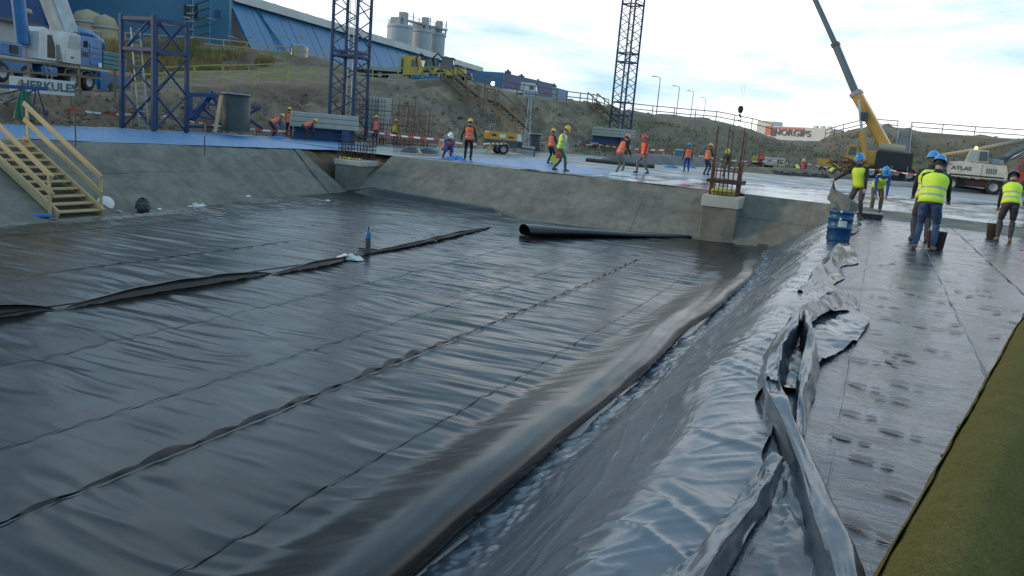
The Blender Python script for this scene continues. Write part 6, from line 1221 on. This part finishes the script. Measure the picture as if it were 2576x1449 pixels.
# on the slab beyond the pit
person('worker in orange vest and black trousers standing at the far wall edge', 1176, 403, 1.80, -.1, .05, 0, ((-.12, 0), (.12, .04)), ((-.33, .02, .86), (.34, .05, .84)), 'v_orange', jacket='c_black', trousers='c_black', helmet='h_yellow', fine=True)
person('crouching worker in white helmet and blue overalls', 1122, 398, 1.75, PI + .45, .75, .95, ((-.17, .1), (.15, .0)), ((-.1, .5, .12), (.12, .55, .1)), 'v_orange', jacket='c_blue', trousers='c_blue', helmet='h_white', fine=True)
person('worker in orange vest behind the walking man with the cutter', 1382, 412, 1.72, -.9, .1, 0, hands=((-.2, .35, .95), (.22, .35, .95)), vest='v_orange', jacket='c_black', trousers='c_black', helmet='h_yellow')
person('walking worker in yellow vest and green trousers carrying a cutter', 1410, 430, 1.82, -PI / 2 - .15, .18, 0, ((-.12, -.3), (.12, .2)), ((-.26, .25, .78), (.2, .25, .8)), 'v_yellow', jacket='c_ltgrey', trousers='c_green', helmet='h_yellow', fine=True, headpitch=.45)
person('worker in orange vest and grey trousers stooping to the right', 1556, 438, 1.74, -PI / 2 + .5, .4, 0, ((-.12, -.05), (.13, .08)), ((-.2, .5, .7), (.2, .5, .68)), 'v_orange', jacket='c_black', trousers='c_grey', helmet='h_orange', fine=True, headpitch=.2)
person('worker in red jacket and red helmet walking on the far slab', 1616, 436, 1.76, PI / 2 + .5, .08, 0, ((-.12, -.22), (.12, .25)), ((-.28, .2, .85), (.26, .22, .9)), 'v_orange', jacket='c_red', trousers='c_grey', helmet='h_red', fine=True, headpitch=.2)
person('worker in blue helmet and blue trousers seen from behind', 1726, 432, 1.60, .15, .05, 0, vest='v_orange', jacket='c_navy', trousers='c_blue', helmet='h_blue')
person('worker in yellow helmet and dark jacket looking right', 1774, 440, 1.66, -.9, .15, 0, hands=((-.15, .4, .9), (.2, .4, .9)), vest='v_orange', jacket='c_black', trousers='c_navy', helmet='h_yellow', headpitch=.2)
person('olive clad worker bending behind the rusty cage on the column', 1826, 444, 1.7, PI - .2, .85, .1, hands=((-.15, .45, .45), (.2, .45, .4)), vest=None, jacket='c_olive', trousers='c_olive', helmet='h_yellow')
person('left of three orange workers, bent down to the right', 688, 347, 1.72, -PI / 2 + .3, 1.15, .1, hands=((-.1, .55, .45), (.15, .6, .6)), vest='v_orange', jacket='c_blue', trousers='c_navy', helmet='h_yellow')
person('middle of three orange workers, standing upright with back to us', 726, 346, 1.74, -.1, .08, 0, hands=((-.2, .3, .8), (.25, .3, .8)), vest='v_orange', jacket='c_navy', trousers='c_navy', helmet='h_yellow')
person('right of three orange workers, bent down by the ballast slabs', 770, 353, 1.70, -PI / 2 + .2, 1.3, .15, hands=((-.1, .5, .2), (.15, .55, .25)), vest='v_orange', jacket='c_dark', trousers='c_dark', helmet='h_yellow')
person('orange vested worker behind the starter bars under the crane mast', 944, 364, 1.7, .4, .1, 0, vest='v_orange', jacket='c_blue', trousers='c_navy', helmet='h_yellow')
person('dark jacketed worker beside the orange one under the crane mast', 958, 363, 1.62, -.6, .15, 0, vest=None, jacket='c_dark', trousers='c_navy', helmet='h_yellow')
person('worker in yellow vest right of the white ballast blocks', 992, 365, 1.6, -.4, .2, 0, vest='v_yellow', jacket='c_dark', trousers='c_navy', helmet='h_yellow')
# far side
person('seated far worker in red vest and yellow helmet', 2022, 442, 1.7, PI - .4, .3, .9, ((-.15, .35), (.15, .4)), ((-.1, .5, .5), (.1, .5, .5)), 'v_redo', jacket='c_navy', trousers='c_navy', helmet='h_yellow')
person('far crouching worker in yellow vest left of the seated one', 2003, 440, 1.65, .6, 1.0, .9, vest='v_yellow', jacket='c_dark', trousers='c_dark', helmet=None)
person('far crouching worker in yellow vest below the yellow crane', 2089, 447, 1.65, -.6, 1.0, .9, vest='v_yellow', jacket='c_dark', trousers='c_dark', helmet=None)
person('far red vested worker at the foot of the track', 1912, 424, 1.7, .3, .1, 0, vest='v_redo', jacket='c_red', trousers='c_dark', helmet='h_red')
person('far orange worker between the blue and yellow helmets', 1752, 400, 1.6, .3, .1, 0, vest='v_orange', jacket='c_red', trousers='c_dark', helmet='h_red')
# hand cutter carried by the walking worker
p = atZ(1398, 430, 0); frame(p + Vector((0, 0, .42)), vdir(1398) - math.pi / 2); ct = thing('disc_cutter', 'pale disc cutter hanging from the walking worker hand', 'disc cutter')
bx(ct, 'motor', (.05, 0, .22), (.24, .2, .22), 'redpaint', .04); b = B(); b.cyl((-.1, -.03, .02), (-.1, 0, .02), .16, n=24); b.build('disc', ['lightgrey'], ct); b = B(); b.cyl((-.1, -.05, .04), (-.1, .03, .04), .175, n=20); b.build('guard', ['yellowpale'], ct); b = B(); b.tube([(0, 0, .32), (.02, 0, .42), (.14, 0, .42), (.16, 0, .3)], .018, 6); b.build('grip', ['black'], ct); setf()
